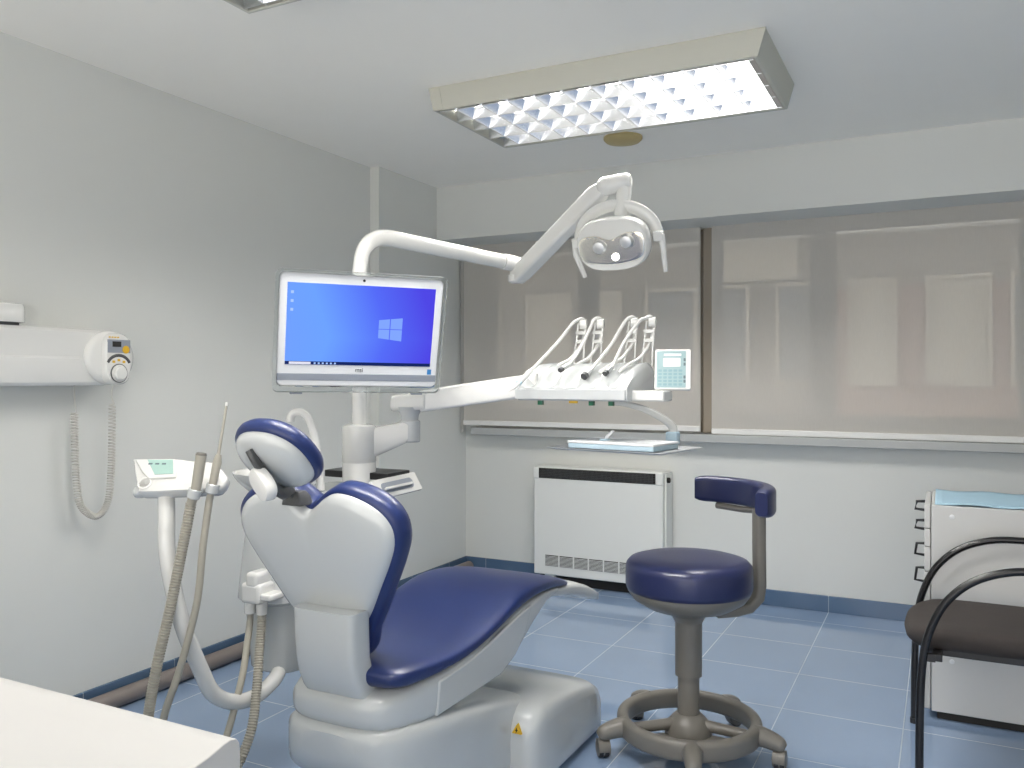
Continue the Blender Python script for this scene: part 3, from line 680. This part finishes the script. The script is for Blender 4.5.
mloc(MB().box((.231, -.0012, -.140), (.245, .0, -.122)), 'blue_sticker', mat('sticker_blue', rgb(60, 130, 190), .4), bz, smooth=False)
text_part('msi', .020, Matrix.Translation((0, -.001, -.128)) @ Matrix.Rotation(PI / 2, 4, 'X'), M['dgrey'], bz, 'maker_lettering')
ac = MB()
ro = rrect(-.276, -.204, .276, .194, .018); ri = rrect(-.2655, -.1855, .2655, .1855, .02)
R = [ac.ring([(x, y, z) for x, z in o]) for o, y in ((ri, -.008), (ro, -.008), (ro, .014), (ri, .014))]
for a, b in zip(R, R[1:] + R[:1]): ac.bridge(a, b)
mloc(ac, 'acrylic_case', M['acrylic'], label='clear acrylic rim around the monitor')
for x in (-.20, .20): mloc(MB().box((x - .02, -.006, -.211), (x + .02, .012, -.2045)), 'rubber_foot', M['speaker'], bevel=.002)
am = MB(); ib = MR.to_4x4().inverted() @ Matrix.Translation((1.692, -2.236, -1.450))
am.tube([(0, .05, .0), (0, .10, .0), tuple(ib @ Vector((x0, y0, 1.47)))], .022, 12)
mloc(am, 'mount_arm', M['enamel'])
mloc(MB().box((-.05, .05, -.05), (.05, .06, .05)), 'mount_plate', M['enamel'], bevel=.003)

# ------------------------------------------------------------------ instrument delivery unit
de = thing('instrument_delivery_unit', (-1.15, 2.8, 1.2), 'white instrument delivery table on a jointed arm beside the monitor', 'dental delivery unit', 'x'); del de['group']
JX, JY = -1.735, 2.582
def beam(mb, a, b, h0, w0, h1, w1, r=.012):
    a, b = Vector(a), Vector(b); d = (b - a).normalized(); s_ = d.cross(Vector((0, 0, 1))).normalized(); u_ = Vector((0, 0, 1))
    mb.loft([[p + s_ * x + u_ * z for x, z in rrect(-w / 2, -h / 2, w / 2, h / 2, r, 4)] for p, h, w in ((a, h0, w0), (b, h1, w1))])
m1 = MB(); beam(m1, (x0 + .0, y0 + .01, 1.052), (JX + .0, JY + .0, 1.108), .118, .075, .076, .075, .016)
part('lower_arm', m1, M['enamel'], de, bevel=.004)
part('lower_arm_cap', MB().lathe([(.034, -.004), (.0385, .001), (.0385, .071), (.034, .076)], (JX, JY, 1.07), seg=28), M['shell'], de)
part('swivel_joint', MB().lathe([(.030, 1.14), (.033, 1.165), (.045, 1.185), (.05, 1.195)], (JX, JY, 0), seg=28), M['shell'], de)
m2 = MB(); beam(m2, (JX - .06, JY - .012, 1.207), (JX + .07, JY + .016, 1.219), .058, .085, .070, .085, .02)
part('arm_knuckle', m2, M['enamel'], de, bevel=.006)
m3 = MB(); beam(m3, (JX + .045, JY + .012, 1.216), (-1.29, 2.735, 1.277), .080, .075, .082, .085)
part('upper_arm', m3, M['enamel'], de, bevel=.005)
# body
bd = MB(); X0, X1 = -1.355, -.925; NX = 60; rings = []
for i in range(NX + 1):
    t = i / NX; x = X0 + (X1 - X0) * t
    edge = min(1, t / .14) ; e = math.sqrt(max(0, 1 - (1 - edge) ** 2)); er = min(1, (1 - t) / .03); er = .75 + .25 * er
    sc = math.cos((x + 1.165) / .078 * 2 * PI)
    q = .016 * sc * (1 if .08 < t < .92 else 0)
    zt = 1.268 + (.088) * (0.25 + .75 * e) * er
    P_ = [(2.655, 1.222), (2.648, 1.235), (2.648, 1.266), (2.655, 1.272 + q * .4), (2.69, 1.272 + (zt - 1.272) * .34 + q * 1.6), (2.76, 1.272 + (zt - 1.272) * .68 + q), (2.83, 1.272 + (zt - 1.272) * .92 + q * .4), (2.89, zt), (2.935, zt - .004), (2.95, zt - .02), (2.95, 1.24), (2.94, 1.222)]
    ins = (1 - e) * .07
    rings.append([(x, y + (ins if y < 2.7 else 0), z) for y, z in P_])
bd.loft(rings)
body = part('body', bd, M['shell'], de, angle=50)
part('lower_tray', MB().box((-1.335, 2.643, 1.226), (-.93, 2.652, 1.262)), M['shell'], body, bevel=.002)
for x in (-1.245, -1.055, -.985): part('green_button', MB().box((x - .008, 2.655, 1.207), (x + .008, 2.672, 1.223)), M['green'], body)
part('yellow_tag', MB().box((-1.135, 2.655, 1.214), (-1.105, 2.662, 1.223)), M['yellow'], body)
WX = [-1.205, -1.137, -1.006, -.940]
for x in WX:
    w_ = MB()
    for dx in (-.016, .016):
        w_.tube([(x + dx * 1.25 - .006, 2.92, 1.345), (x + dx, 2.925, 1.43), (x + dx * .95 + .006, 2.93, 1.505)], .0036, 8)
    for z in (1.435, 1.468): w_.box((x - .017, 2.921, z - .006), (x + .021, 2.931, z + .006))
    wa = part('whip_arm', w_, M['enamel'], de)
    part('pulley', MB().lathe([(.012, -.014), (.019, -.012), (.016, 0), (.019, .012), (.012, .014)], (x + .012, 2.928, 1.500), (1, .25, 0), 20), M['enamel'], wa)
cpb = part('panel_bracket', MB().box((-.945, 2.70, 1.222), (-.815, 2.80, 1.258)), M['enamel'], de, bevel=.006)
# control panel (tilted back)
PR = rotm((.97, .25, 0.0), (-.07, .36, .93)); PM = Matrix.Translation((-.815, 2.80, 1.327)) @ PR.to_4x4()
pn = MB().prism(rrect(-.060, -.073, .060, .073, .006), -.008, .008); pn.xform(PM); cpn = part('control_panel', pn, M['enamel'], de, bevel=.002, label='teal control panel with small display')
def pp(name, x0_, y0_, x1_, y1_, m, h=.0095, r=.003): 
    q = MB().prism(rrect(x0_, y0_, x1_, y1_, r, 3), .006, h); q.xform(PM); return part(name, q, m, cpn)
pp('film', -.054, -.067, .044, .066, M['teal'])
pp('title_mark', -.030, .048, .028, .056, M['glyph_white'], .0105, .001)
pp('display', -.032, .008, .026, .040, M['lcd2'], .0105)
for i in range(5):
    for j in range(5): pp('button', -.048 + .017 * i, -.060 + .0125 * j, -.036 + .017 * i, -.052 + .0125 * j, mat('key_teal', rgb(126, 160, 166), .4) if i == j == 0 else bpy.data.materials['key_teal'], .0102, .002)
for y in (-.05, -.035, .012, .028): pp('side_key', .036, y, .043, y + .011, M['glyph'], .0104, .002)
ta = MB().tube([(-1.03, 2.80, 1.215), (-.98, 2.83, 1.206), (-.93, 2.88, 1.185), (-.885, 2.94, 1.15), (-.865, 2.965, 1.125), (-.862, 2.968, 1.10)], [.009, .010, .012, .014, .015, .015], 12, 6)
part('tray_arm', ta, M['enamel'], de)
part('tray_mount', MB().box((-.885, 2.945, 1.062), (-.842, 2.99, 1.108)), M['bluebox'], de, bevel=.006)

# handpieces with their hoses
def handpiece(x, path_down, nose, label, syringe=False):
    t = thing('dental_handpiece', (x, 2.72, 1.33), label, 'dental handpiece')
    top = (x + .004, 2.926, 1.521)
    hose = [Vector(p) for p in path_down] + [Vector((x - .006, 2.90, 1.512)), Vector(top), Vector((x + .01, 2.945, 1.51)), Vector((x + .008, 2.95, 1.47)), Vector((x, 2.93, 1.42)), Vector((x - .01, 2.86, 1.372)), Vector((x - .03, 2.80, 1.348)), Vector((x - .05, 2.74, 1.318))]
    part('hose', MB().tube(hose, .0062, 10, 5), M['enamel'], t)
    a = Vector(path_down[0]); d = (a - Vector(path_down[1])).normalized()
    if syringe:
        part('handle', MB().tube([a - d * .015, a + d * .03, a + d * .065], [.0075, .009, .009], 12), M['enamel'], t)
        part('ring', MB().tube([a + d * .062, a + d * .070], .0098, 14), M['bluebox'], t)
        part('nozzle', MB().tube([a + d * .068, a + d * .095, a + d * .118 + Vector((-.006, 0, .002))], [.0075, .005, .002], 12, 3), M['enamel'], t)
    else:
        part('coupling', MB().tube([a - d * .035, a - d * .006, a], [.0075, .011 if x == WX[2] else .0095, .011 if x == WX[2] else .0095], 14), M['steel'], t)
        part('coupling_end', MB().tube([a - d * .004, a + d * .010], [.0132 if x == WX[2] else .0098, .0125 if x == WX[2] else .0090], 14), M['dgrey'], t)
handpiece(WX[0], [(-1.275, 2.640, 1.322), (-1.262, 2.68, 1.352), (-1.24, 2.80, 1.43), (-1.218, 2.88, 1.50)], 0, 'white air and water syringe hanging over the left end of the instrument table', True)
handpiece(WX[1], [(-1.182, 2.70, 1.330), (-1.172, 2.74, 1.348), (-1.165, 2.82, 1.40), (-1.148, 2.88, 1.48)], 0, 'hose handpiece with grey tip, second from the left on the instrument table')
handpiece(WX[2], [(-1.080, 2.665, 1.309), (-1.070, 2.71, 1.336), (-1.045, 2.81, 1.41), (-1.022, 2.88, 1.49)], 0, 'hose handpiece with big dark round tip in the middle of the instrument table')
handpiece(WX[3], [(-1.008, 2.675, 1.318), (-1.000, 2.72, 1.342), (-.995, 2.81, 1.42), (-.962, 2.88, 1.50)], 0, 'hose handpiece with grey tip nearest the teal control panel')

# tray on its arm
TM = Matrix.Translation((-.985, 2.79, 1.052)) @ Matrix.Rotation(math.radians(-9), 4, 'Z')
def ring_rect(a, b, z, r=.01): return [TM @ Vector((x, y, z)) for x, y in rrect(-a, -b, a, b, r, 4)]
ty = MB(); ty.loft([ring_rect(.205, .135, 0), ring_rect(.222, .152, .006), ring_rect(.225, .155, .0065), ring_rect(.225, .155, .0085), ring_rect(.218, .148, .008), ring_rect(.20, .13, .003)])
single('instrument_tray', ty, M['steel'], 'flat steel tray under the instrument table', 'tray')
pd = thing('paper_pad', TM @ Vector((0, 0, .006)), 'white tray liner pack lying on the steel tray', 'paper pad')
q = MB(); q.loft([[TM @ Vector((x, y, z)) for x, y in rrect(-.17, -.095, .160, .095, .004)] for z in (.0045, .022)]); part('box', q, M['bluebox'], pd, bevel=.002)
q = MB(); q.loft([[TM @ Vector((x, y, z)) for x, y in rrect(-.172, -.097, .162, .097, .004)] for z in (.022, .030)]); part('lid', q, M['paper'], pd, bevel=.002)
sm = thing('dental_clip', TM @ Vector((-.06, -.02, .030)), 'tiny pale blue clip standing on the white pack', 'clip')
part('clip_body', MB().tube([TM @ Vector((-.055, -.03, .036)), TM @ Vector((-.05, -.027, .046)), TM @ Vector((-.03, -.02, .066))], [.005, .006, .0045], 8, 3), M['paper'], sm)
part('clip_base', MB().box((-.072, -.045, .030), (-.045, -.018, .037), TM), M['bluebox'], sm, bevel=.002)

# ------------------------------------------------------------------ assistant console on its bent tube
AR = rotm((.91, .415, 0.0), (-.26, .55, .80)); AM = Matrix.Translation((-1.965, 1.745, 1.016)) @ AR.to_4x4()
ac_ = thing('assistant_console', (-1.965, 1.745, .95), 'white assistant console with green display on a bent white tube', 'dental console')
def apart(name, mb, m, parent=ac_, **kw): mb.xform(AM); return part(name, mb, m, parent, **kw)
out_ = [(-.150, .040), (-.143, .052), (-.02, .052), (.02, .046), (.09, .040), (.135, .002), (.142, -.02), (.128, -.045), (.09, -.048), (.04, -.052), (-.095, -.058), (-.112, -.045)]
q = MB(); q.loft([[(x * s, y * s, z) for x, y in smooth_outline(out_, 3)] for z, s in ((-.045, .80), (-.036, .93), (-.02, .99), (0, 1.0), (.007, .98), (.010, .95))])
cb0 = apart('console_body', q, M['enamel'], angle=50)
q = MB(); q.prism([(-.145, .048), (-.024, .050), (-.006, -.012), (-.085, -.020), (-.112, .005)], .008, .016); sc_ = apart('display_block', q, M['enamel'], cb0, bevel=.004)
q = MB(); q.prism([(-.105, .044), (-.030, .045), (-.016, -.002), (-.070, -.005)], .0155, .0175); ds = apart('display', q, M['lcd'], cb0, label='pale green display')
for i in range(3): q = MB().box((-.098 + .02 * i, .028, .017), (-.086 + .02 * i, .033, .0182)); apart('display_mark', q, M['glyph'], cb0)
q = MB(); q.lathe([(.020, .008), (.020, .012), (.016, .0125), (.014, .010)], (-.095, -.030, 0), seg=24); apart('thumb_dial', q, M['enamel'], cb0)
q = MB(); q.box((-.13, -.06, -.03), (-.10, -.03, .0)); apart('side_key', q, M['shell'], cb0, bevel=.008)
for a_, b_ in ((Vector((-1.886, 1.710, .945)), Vector((-1.871, 1.716, .995))), (Vector((-1.860, 1.752, .950)), Vector((-1.848, 1.760, 1.010)))):
    q = MB(); q.lathe([(.0155, -.012), (.0185, -.009), (.0185, .014), (.0165, .016), (.0155, .014), (.0155, -.011)], a_.lerp(b_, .55), b_ - a_, seg=20, caps=False); part('hose_holder', q, M['shell'], cb0)
    q = MB(); p0 = a_.lerp(b_, .55); bk = Vector((-.30, .72, .15)).normalized(); q.tube([p0 + bk * .018, p0 + bk * .075], .014, 10); part('holder_arm', q, M['shell'], cb0)
at = MB().tube([AM @ Vector((-.055, .0, -.03)), (-1.990, 1.716, .90), (-1.984, 1.710, .85), (-1.976, 1.706, .80), (-1.960, 1.708, .72), (-1.940, 1.730, .59), (-1.926, 1.785, .444), (-1.922, 1.828, .365), (-1.915, 1.90, .318), (-1.914, 1.99, .305), (-1.92, 2.08, .328), (-1.945, 2.14, .36), (-1.965, 2.17, .41)], .0235, 16, 8)
part('support_tube', at, M['enamel'], ac_)

# suction hoses
def corr(mb, pts, r, pitch, amp, seg=12):
    P = catmull(pts, 24); L = [0]
    for a, b in zip(P, P[1:]): L.append(L[-1] + (b - a).length)
    n = int(L[-1] / (pitch / 4)); Q = []; rad = []; j = 0
    for i in range(n + 1):
        s_ = L[-1] * i / n
        while j < len(L) - 2 and L[j + 1] < s_: j += 1
        f = (s_ - L[j]) / max(1e-9, L[j + 1] - L[j]); Q.append(P[j].lerp(P[j + 1], f)); rad.append(r + amp * (1 if (i % 4) in (0, 1) else -1))
    T = [(Q[min(i + 1, n)] - Q[max(i - 1, 0)]).normalized() for i in range(n + 1)]
    N = Vector((1, 0, 0)); rings = []
    for i in range(n + 1):
        N = (N - T[i] * N.dot(T[i])).normalized(); Bn = T[i].cross(N)
        rings.append([Q[i] + (N * math.cos(2 * PI * k / seg) + Bn * math.sin(2 * PI * k / seg)) * rad[i] for k in range(seg)])
    return mb.loft(rings)
hv_bot = Vector((-1.886, 1.710, .945)); hv_mid = Vector((-1.871, 1.716, .995)); hv_top = Vector((-1.859, 1.722, 1.083))
sh1 = thing('suction_hose', hv_bot, 'wide corrugated grey suction hose hanging from the console to the floor', 'suction hose')
part('suction_handle', MB().tube([hv_bot, hv_mid, hv_top], [.0130, .0140, .0150], 16), M['hose'], sh1)
part('suction_cap', MB().tube([hv_top, hv_top + (hv_top - hv_mid).normalized() * .006], [.0155, .0135], 16), M['grey'], sh1)
part('hose', corr(MB(), [hv_bot, (-1.903, 1.70, .84), (-1.932, 1.68, .66), (-1.962, 1.655, .48), (-1.985, 1.645, .33), (-1.995, 1.63, .16), (-1.965, 1.66, .055), (-1.90, 1.75, .05), (-1.862, 1.83, .12), (-1.848, 1.90, .235), (-1.875, 1.955, .35), (-1.903, 1.995, .45), (-1.913, 2.016, .53), (-1.914, 2.018, .57)], .0140, .008, .0013), M['hose'], sh1)
se_bot = Vector((-1.860, 1.752, .950)); se_top = Vector((-1.841, 1.764, 1.060))
sh2 = thing('suction_hose', se_bot, 'thin smooth grey saliva hose with long thin tip on the console', 'suction hose')
tipd = Vector((.012, .024, .165))
part('suction_handle', MB().tube([se_bot, se_top, se_top + tipd * .13], [.010, .0125, .008], 14), M['hose'], sh2)
part('saliva_tip', MB().tube([se_top + tipd * .1, se_top + tipd * .98], [.0045, .0035], 10), M['hose'], sh2)
part('tip_end', MB().tube([se_top + tipd * .97, se_top + tipd * 1.03], [.0055, .005], 10), M['enamel'], sh2)
part('hose', MB().tube([se_bot, (-1.872, 1.74, .82), (-1.885, 1.73, .66), (-1.918, 1.70, .48), (-1.955, 1.675, .34), (-1.99, 1.68, .17), (-2.0, 1.76, .06), (-1.975, 1.80, .07), (-1.915, 1.85, .19), (-1.918, 1.93, .36), (-1.945, 1.985, .46), (-1.956, 2.01, .53), (-1.957, 2.012, .57)], .0105, 12, 8), M['hose'], sh2)

# ------------------------------------------------------------------ dentist stool
SX, SY = -.790, 2.908
KS = 1.054
def kz(z): return 1.3 - (1.3 - z) * KS
stl = thing('dentist_stool', (SX, SY, 0), 'round blue stool with a curved armrest pad and grey wheeled base', 'stool')
def sl_(prof, **k): return MB().lathe([(r * KS, kz(z)) for r, z in prof], (SX, SY, 0), seg=56)
part('seat_cushion', sl_([(.12, .600), (.19, .598), (.2035, .605), (.207, .618), (.207, .674), (.204, .686), (.193, .698), (.165, .706), (.10, .710), (.03, .711), (.001, .711)]), M['leather2'], stl, angle=60)
part('seat_pan', sl_([(.046, .495), (.058, .518), (.085, .531), (.14, .546), (.183, .572), (.2, .596), (.201, .604), (.19, .606)]), M['grey'], stl, angle=50)
part('gas_column', sl_([(.044, .318), (.044, .505)]), M['grey'], stl)
part('lower_column', sl_([(.036, .18), (.035, .318)]), M['grey'], stl)
part('hub', MB().lathe([(.082, .062), (.078, .095), (.060, .116), (.046, .130), (.039, .134)], (SX, SY, 0), seg=48), M['grey'], stl)
rg = MB(); n = 72; ro = rrect(-.020, -.034, .020, .034, .017, 4)
R = [rg.ring([(SX + ((.228) + a) * math.cos(2 * PI * i / n), SY + ((.228) + a) * math.sin(2 * PI * i / n), .096 + b) for a, b in ro]) for i in range(n)]
for i in range(n): rg.bridge(R[i], R[(i + 1) % n])
part('foot_ring', rg, M['grey'], stl)
fa = math.radians(288)
for k in range(5):
    a = fa + k * 2 * PI / 5; c_, s_ = math.cos(a), math.sin(a)
    def q_(r, z): return (SX + c_ * r, SY + s_ * r, z)
    if k in (1, 4): part('spoke', MB().tube([q_(.05, .098), q_(.22, .092)], [.022, .018], 12, squash=(.9, 1)), M['grey'], stl)
    part('leg', MB().tube([q_(.225, .098), q_(.25, .096), q_(.285, .088), q_(.312, .078), q_(.325, .072)], [.034, .033, .029, .025, .013], 14, 4), M['grey'], stl)
    cst = MB(); tx, ty_ = -s_, c_; off_ = .018
    o_ = Vector(q_(.307, .030)) + Vector((tx, ty_, 0)) * .0
    ax = Vector((c_, s_, 0)) if k in (1, 4) else Vector((tx * .9 + c_ * .4, ty_ * .9 + s_ * .4, 0)).normalized()
    hood = MB().lathe([(.018, -.023), (.029, -.020), (.030, 0), (.029, .020), (.018, .023)], o_ + Vector((0, 0, .004)), ax, 22)
    ho = part('caster', hood, M['grey'], stl)
    part('caster_wheel', MB().lathe([(.020, -.019), (.028, -.017), (.029, -.003), (.024, 0), (.029, .003), (.028, .017), (.020, .019)], o_ + Vector((0, 0, -.001)) + Vector((c_, s_, 0)) * .002, ax, 22), M['black'], ho)
    part('caster_stem', MB().tube([o_ + Vector((0, 0, .025)), q_(.307, .08)], .011, 10), M['dgrey'], ho)
wb_ = MB(); a0, a1 = fa - 2 * PI / 5, fa + 2 * PI / 5
fan = [(.06, a0)] + [(.215, a0 + (a1 - a0) * i / 24) for i in range(25)] + [(.06, a1)]
wb_.loft([[(SX + r * math.cos(a), SY + r * math.sin(a), z) for r, a in fan] for z in (.060, .068)])
part('web_plate', wb_, M['grey'], stl)
# curved armrest
RD = Vector((.891, .454, 0)); FD = Vector((-.454, .891, 0)); SO = Vector((SX, SY, 0))
def arcp(deg, r, z): a = math.radians(deg); return SO + (RD * math.cos(a) + FD * math.sin(a)) * r * KS + Vector((0, 0, kz(z)))
pst = MB()
o5 = rrect(-.024, -.019, .024, .019, .012, 4)
ang = 10
R0 = (RD * math.cos(math.radians(ang)) + FD * math.sin(math.radians(ang))); Tn = Vector((-R0.y, R0.x, 0))
pts = [(.10, .520, 0), (.17, .522, 0), (.215, .532, .25), (.245, .56, .7), (.252, .60, 1), (.250, .74, 1), (.250, .90, 1)]
rings = []
for r, z, t in pts:
    d = (R0 * (1 - t) + Vector((0, 0, 1)) * t).normalized(); nrm = Tn.cross(d).normalized()
    rings.append([SO + R0 * r * KS + Vector((0, 0, kz(z))) + Tn * a + nrm * b for a, b in o5])
pst.loft(rings)
part('armrest_post', pst, M['grey'], stl)
pad = MB(); rings = []
for i in range(33):
    t = i / 32; deg = -40 + 113 * t
    e = min(t, 1 - t) * 32; k_ = [.80, .94, .985][int(e)] if e < 3 else 1.0
    z = .905 + .0 * t; c_ = arcp(deg, .252, z); rad = (c_ - SO); rad.z = 0; rad.normalize()
    rings.append([c_ + rad * a * k_ + Vector((0, 0, b * k_)) for a, b in rrect(-.027, -.048, .027, .048, .018, 5)])
pad.loft(rings)
part('armrest_pad', pad, M['leather2'], stl, angle=60)
mbk = MB(); 
for deg in (55,): mbk.tube([arcp(ang, .25, .855), arcp(30, .25, .845), arcp(deg, .25, .848)], .012, 8)
part('pad_bracket', mbk, M['grey'], stl)

# ------------------------------------------------------------------ cabinet, visitor chair, counter
cb1 = thing('drawer_cabinet', (.2, 3.83, 0), 'white drawer cabinet with black handles by the right edge', 'cabinet')
KX0, KX1, KY0, KY1, KZ = -.038, .50, 3.60, 4.06, .815
part('carcass', MB().box((KX0, KY0, .03), (KX1, KY1, KZ)), M['cab'], cb1, bevel=.003)
part('plinth', MB().box((KX0 + .02, KY0 + .015, 0), (KX1 - .02, KY1 - .02, .03)), M['slot'], cb1)
zs = [(.725, .812), (.655, .722), (.56, .652), (.43, .557), (.035, .427)]
for i, (a, b) in enumerate(zs):
    dr = part('drawer', MB().box((KX0 - .024, KY0 + .004, a), (KX0 - .003, KY1 - .004, b)), M['cab'], cb1, bevel=.003)
    if i < 4:
        zc = [.780, .703, .603, .500][i]
        h_ = [.018, .018, .024, .028][i]
        part('handle', MB().tube([(KX0 - .024, 3.83, zc + h_), (KX0 - .056, 3.83, zc + h_ - .002), (KX0 - .062, 3.83, zc - h_ + .004), (KX0 - .024, 3.83, zc - h_)], .006, 8), M['black'], dr)
for x, z in ((.032, .775), (.032, .228)): part('screw_cap', MB().lathe([(.009, 0), (.009, .002), (.006, .003)], (x, KY0, z), (0, -1, 0), 16), M['paper'], cb1)
ps = MB(); nx, ny = 18, 10
def pz(x, y): return KZ + .0035 + .003 * math.sin(x * 31 + y * 17) * math.sin(y * 23) + .0015
tp = [[(KX0 + .012 + (.52 - .012) * i / nx, KY0 + .004 + (KY1 - KY0 - .01) * j / ny) for i in range(nx + 1)] for j in range(ny + 1)]
R = [ps.ring([(x, y, pz(x, y)) for x, y in r]) for r in tp]
for a, b in zip(R, R[1:]): ps.bridge(a, b, False)
po = single('paper_sheet', ps, M['bluepaper'], 'pale blue paper sheet spread on top of the drawer cabinet', 'paper')
so_ = po.modifiers.new('thickness', 'SOLIDIFY'); so_.thickness = .002; so_.offset = 1

vc = thing('visitor_chair', (.2, 3.25, 0), 'black visitor chair with curved tube arms in front of the cabinet', 'chair')
for nm, y in (('near', 2.98), ('far', 3.53)):
    fx = -.066 if nm == 'near' else -.095
    part('leg_tube', MB().tube([(fx, y, .01), (fx + .002, y, .25), (fx + .010, y, .40), (fx + .030, y, .50), (fx + .075, y, .595), (fx + .15, y, .668), (fx + .25, y, .708), (fx + .36, y, .716), (fx + .50, y, .712), (fx + .60, y, .70)], .0125, 12, 6), M['tube'], vc)
    part('leg_cap', MB().lathe([(.015, 0), (.015, .02)], (fx, y, 0), seg=14), M['black'], vc)
    part('rear_leg', MB().tube([(.53, y, .0), (.50, y, .40), (.505, y, .70), (.56, y, .92)], .0125, 10, 4), M['tube'], vc)
st_ = MB(); so2 = smooth_outline([(-.118, 3.25), (-.105, 3.12), (-.06, 3.045), (.02, 3.02), (.42, 3.03), (.47, 3.07), (.48, 3.25), (.47, 3.44), (.42, 3.48), (.02, 3.49), (-.06, 3.465), (-.105, 3.39)], 4)
def sz(x): return .012 * max(0, (-x + .05) / .15) ** 2
st_.loft([[(.18 + (x - .18) * s, 3.255 + (y - 3.255) * s, z - sz(x)) for x, y in so2] for z, s in ((.425, .86), (.430, .93), (.445, .985), (.465, 1.0), (.482, .985), (.492, .95), (.496, .88), (.497, .6))])
part('seat', st_, M['fabric'], vc, angle=60)
part('seat_frame', MB().box((-.04, 3.05, .406), (.47, 3.075, .434)).box((-.04, 3.43, .406), (.47, 3.455, .434)).box((-.03, 2.985, .404), (.0, 3.525, .428)).box((.44, 3.0, .404), (.47, 3.51, .432)), M['black'], vc, bevel=.003)
part('frame_bracket', MB().box((-.062, 2.975, .404), (-.02, 2.995, .428)).box((-.088, 3.515, .404), (-.02, 3.535, .428)), M['black'], vc)
part('backrest', MB().loft([[(.515 + .07 * (z - .5) + b, 3.255 + a, z) for a, b in rrect(-.22 * s, -.02, .22 * s, .02, .018)] for z, s in ((.56, .8), (.58, .95), (.75, 1), (.90, .95), (.92, .8))]), M['fabric'], vc, angle=60)

ct = thing('white_counter', (-1.6, .55, 0), 'white counter top with a raised rounded back edge in the foreground', 'counter')
prof = [(.10, .828), (.10, .842), (.55, .843), (.66, .8425), (.705, .8435), (.735, .8475), (.757, .8535), (.770, .8550), (.779, .8525), (.784, .846), (.785, .830), (.785, .80), (.76, .80)]
q = MB(); q.prism(prof, XL + .012, -.780, 'yz'); part('worktop', q, M['counter'], ct, bevel=.0015, angle=30)
part('cabinet', MB().box((XL + .012, .12, .0), (-.81, .74, .8)), M['cab'], ct, bevel=.003)

# ------------------------------------------------------------------ light and camera
w = bpy.data.worlds.new('world'); SC.world = w; w.use_nodes = True
nt = w.node_tree; nt.nodes.clear()
wo_ = nd(nt, 'ShaderNodeOutputWorld'); bg = nd(nt, 'ShaderNodeBackground'); rp = nd(nt, 'ShaderNodeRGB')
rp.outputs[0].default_value = (1.0, .965, .92, 1)      # even overcast sky
nt.links.new(rp.outputs[0], bg.inputs[0]); bg.inputs[1].default_value = 3.3
nt.links.new(bg.outputs[0], wo_.inputs[0])

sl2 = bpy.data.lights.new('operating_beam', 'SPOT'); sl2.energy = 2.5; sl2.spot_size = math.radians(60); sl2.spot_blend = .8; sl2.shadow_soft_size = .03; sl2.color = (1, .97, .9)
so3 = bpy.data.objects.new('operating_beam', sl2); COL.objects.link(so3)
so3.location = Lp(.01, -.03, .07); so3.rotation_euler = (Vector((-1.15, 2.65, 1.25)) - so3.location).to_track_quat('-Z', 'Y').to_euler()
so3.parent = hd; so3.matrix_parent_inverse = (ROOT[ol.name] if False else Matrix.Translation(Vector(CXY + (1.13,)))).inverted()

cam = bpy.data.cameras.new('camera'); co = bpy.data.objects.new('camera', cam); COL.objects.link(co)
cam.sensor_width = 36; cam.lens = 845 / 1024 * 36; cam.shift_y = -6 / 1024; cam.clip_start = .02
co.location = (0, 0, 1.30); co.rotation_euler = (PI / 2, 0, math.radians(27))
SC.camera = co
SC.view_settings.view_transform = 'Standard'; SC.view_settings.look = 'None'; SC.view_settings.exposure = 0.07; SC.view_settings.gamma = 1
SC.view_settings.use_curve_mapping = False
SC.cycles.use_denoising = True; SC.cycles.max_bounces = 10; SC.cycles.diffuse_bounces = 6; SC.cycles.glossy_bounces = 6; SC.cycles.transmission_bounces = 8; SC.cycles.transparent_max_bounces = 12
SC.cycles.sample_clamp_indirect = 6; SC.cycles.caustics_reflective = False; SC.cycles.caustics_refractive = False
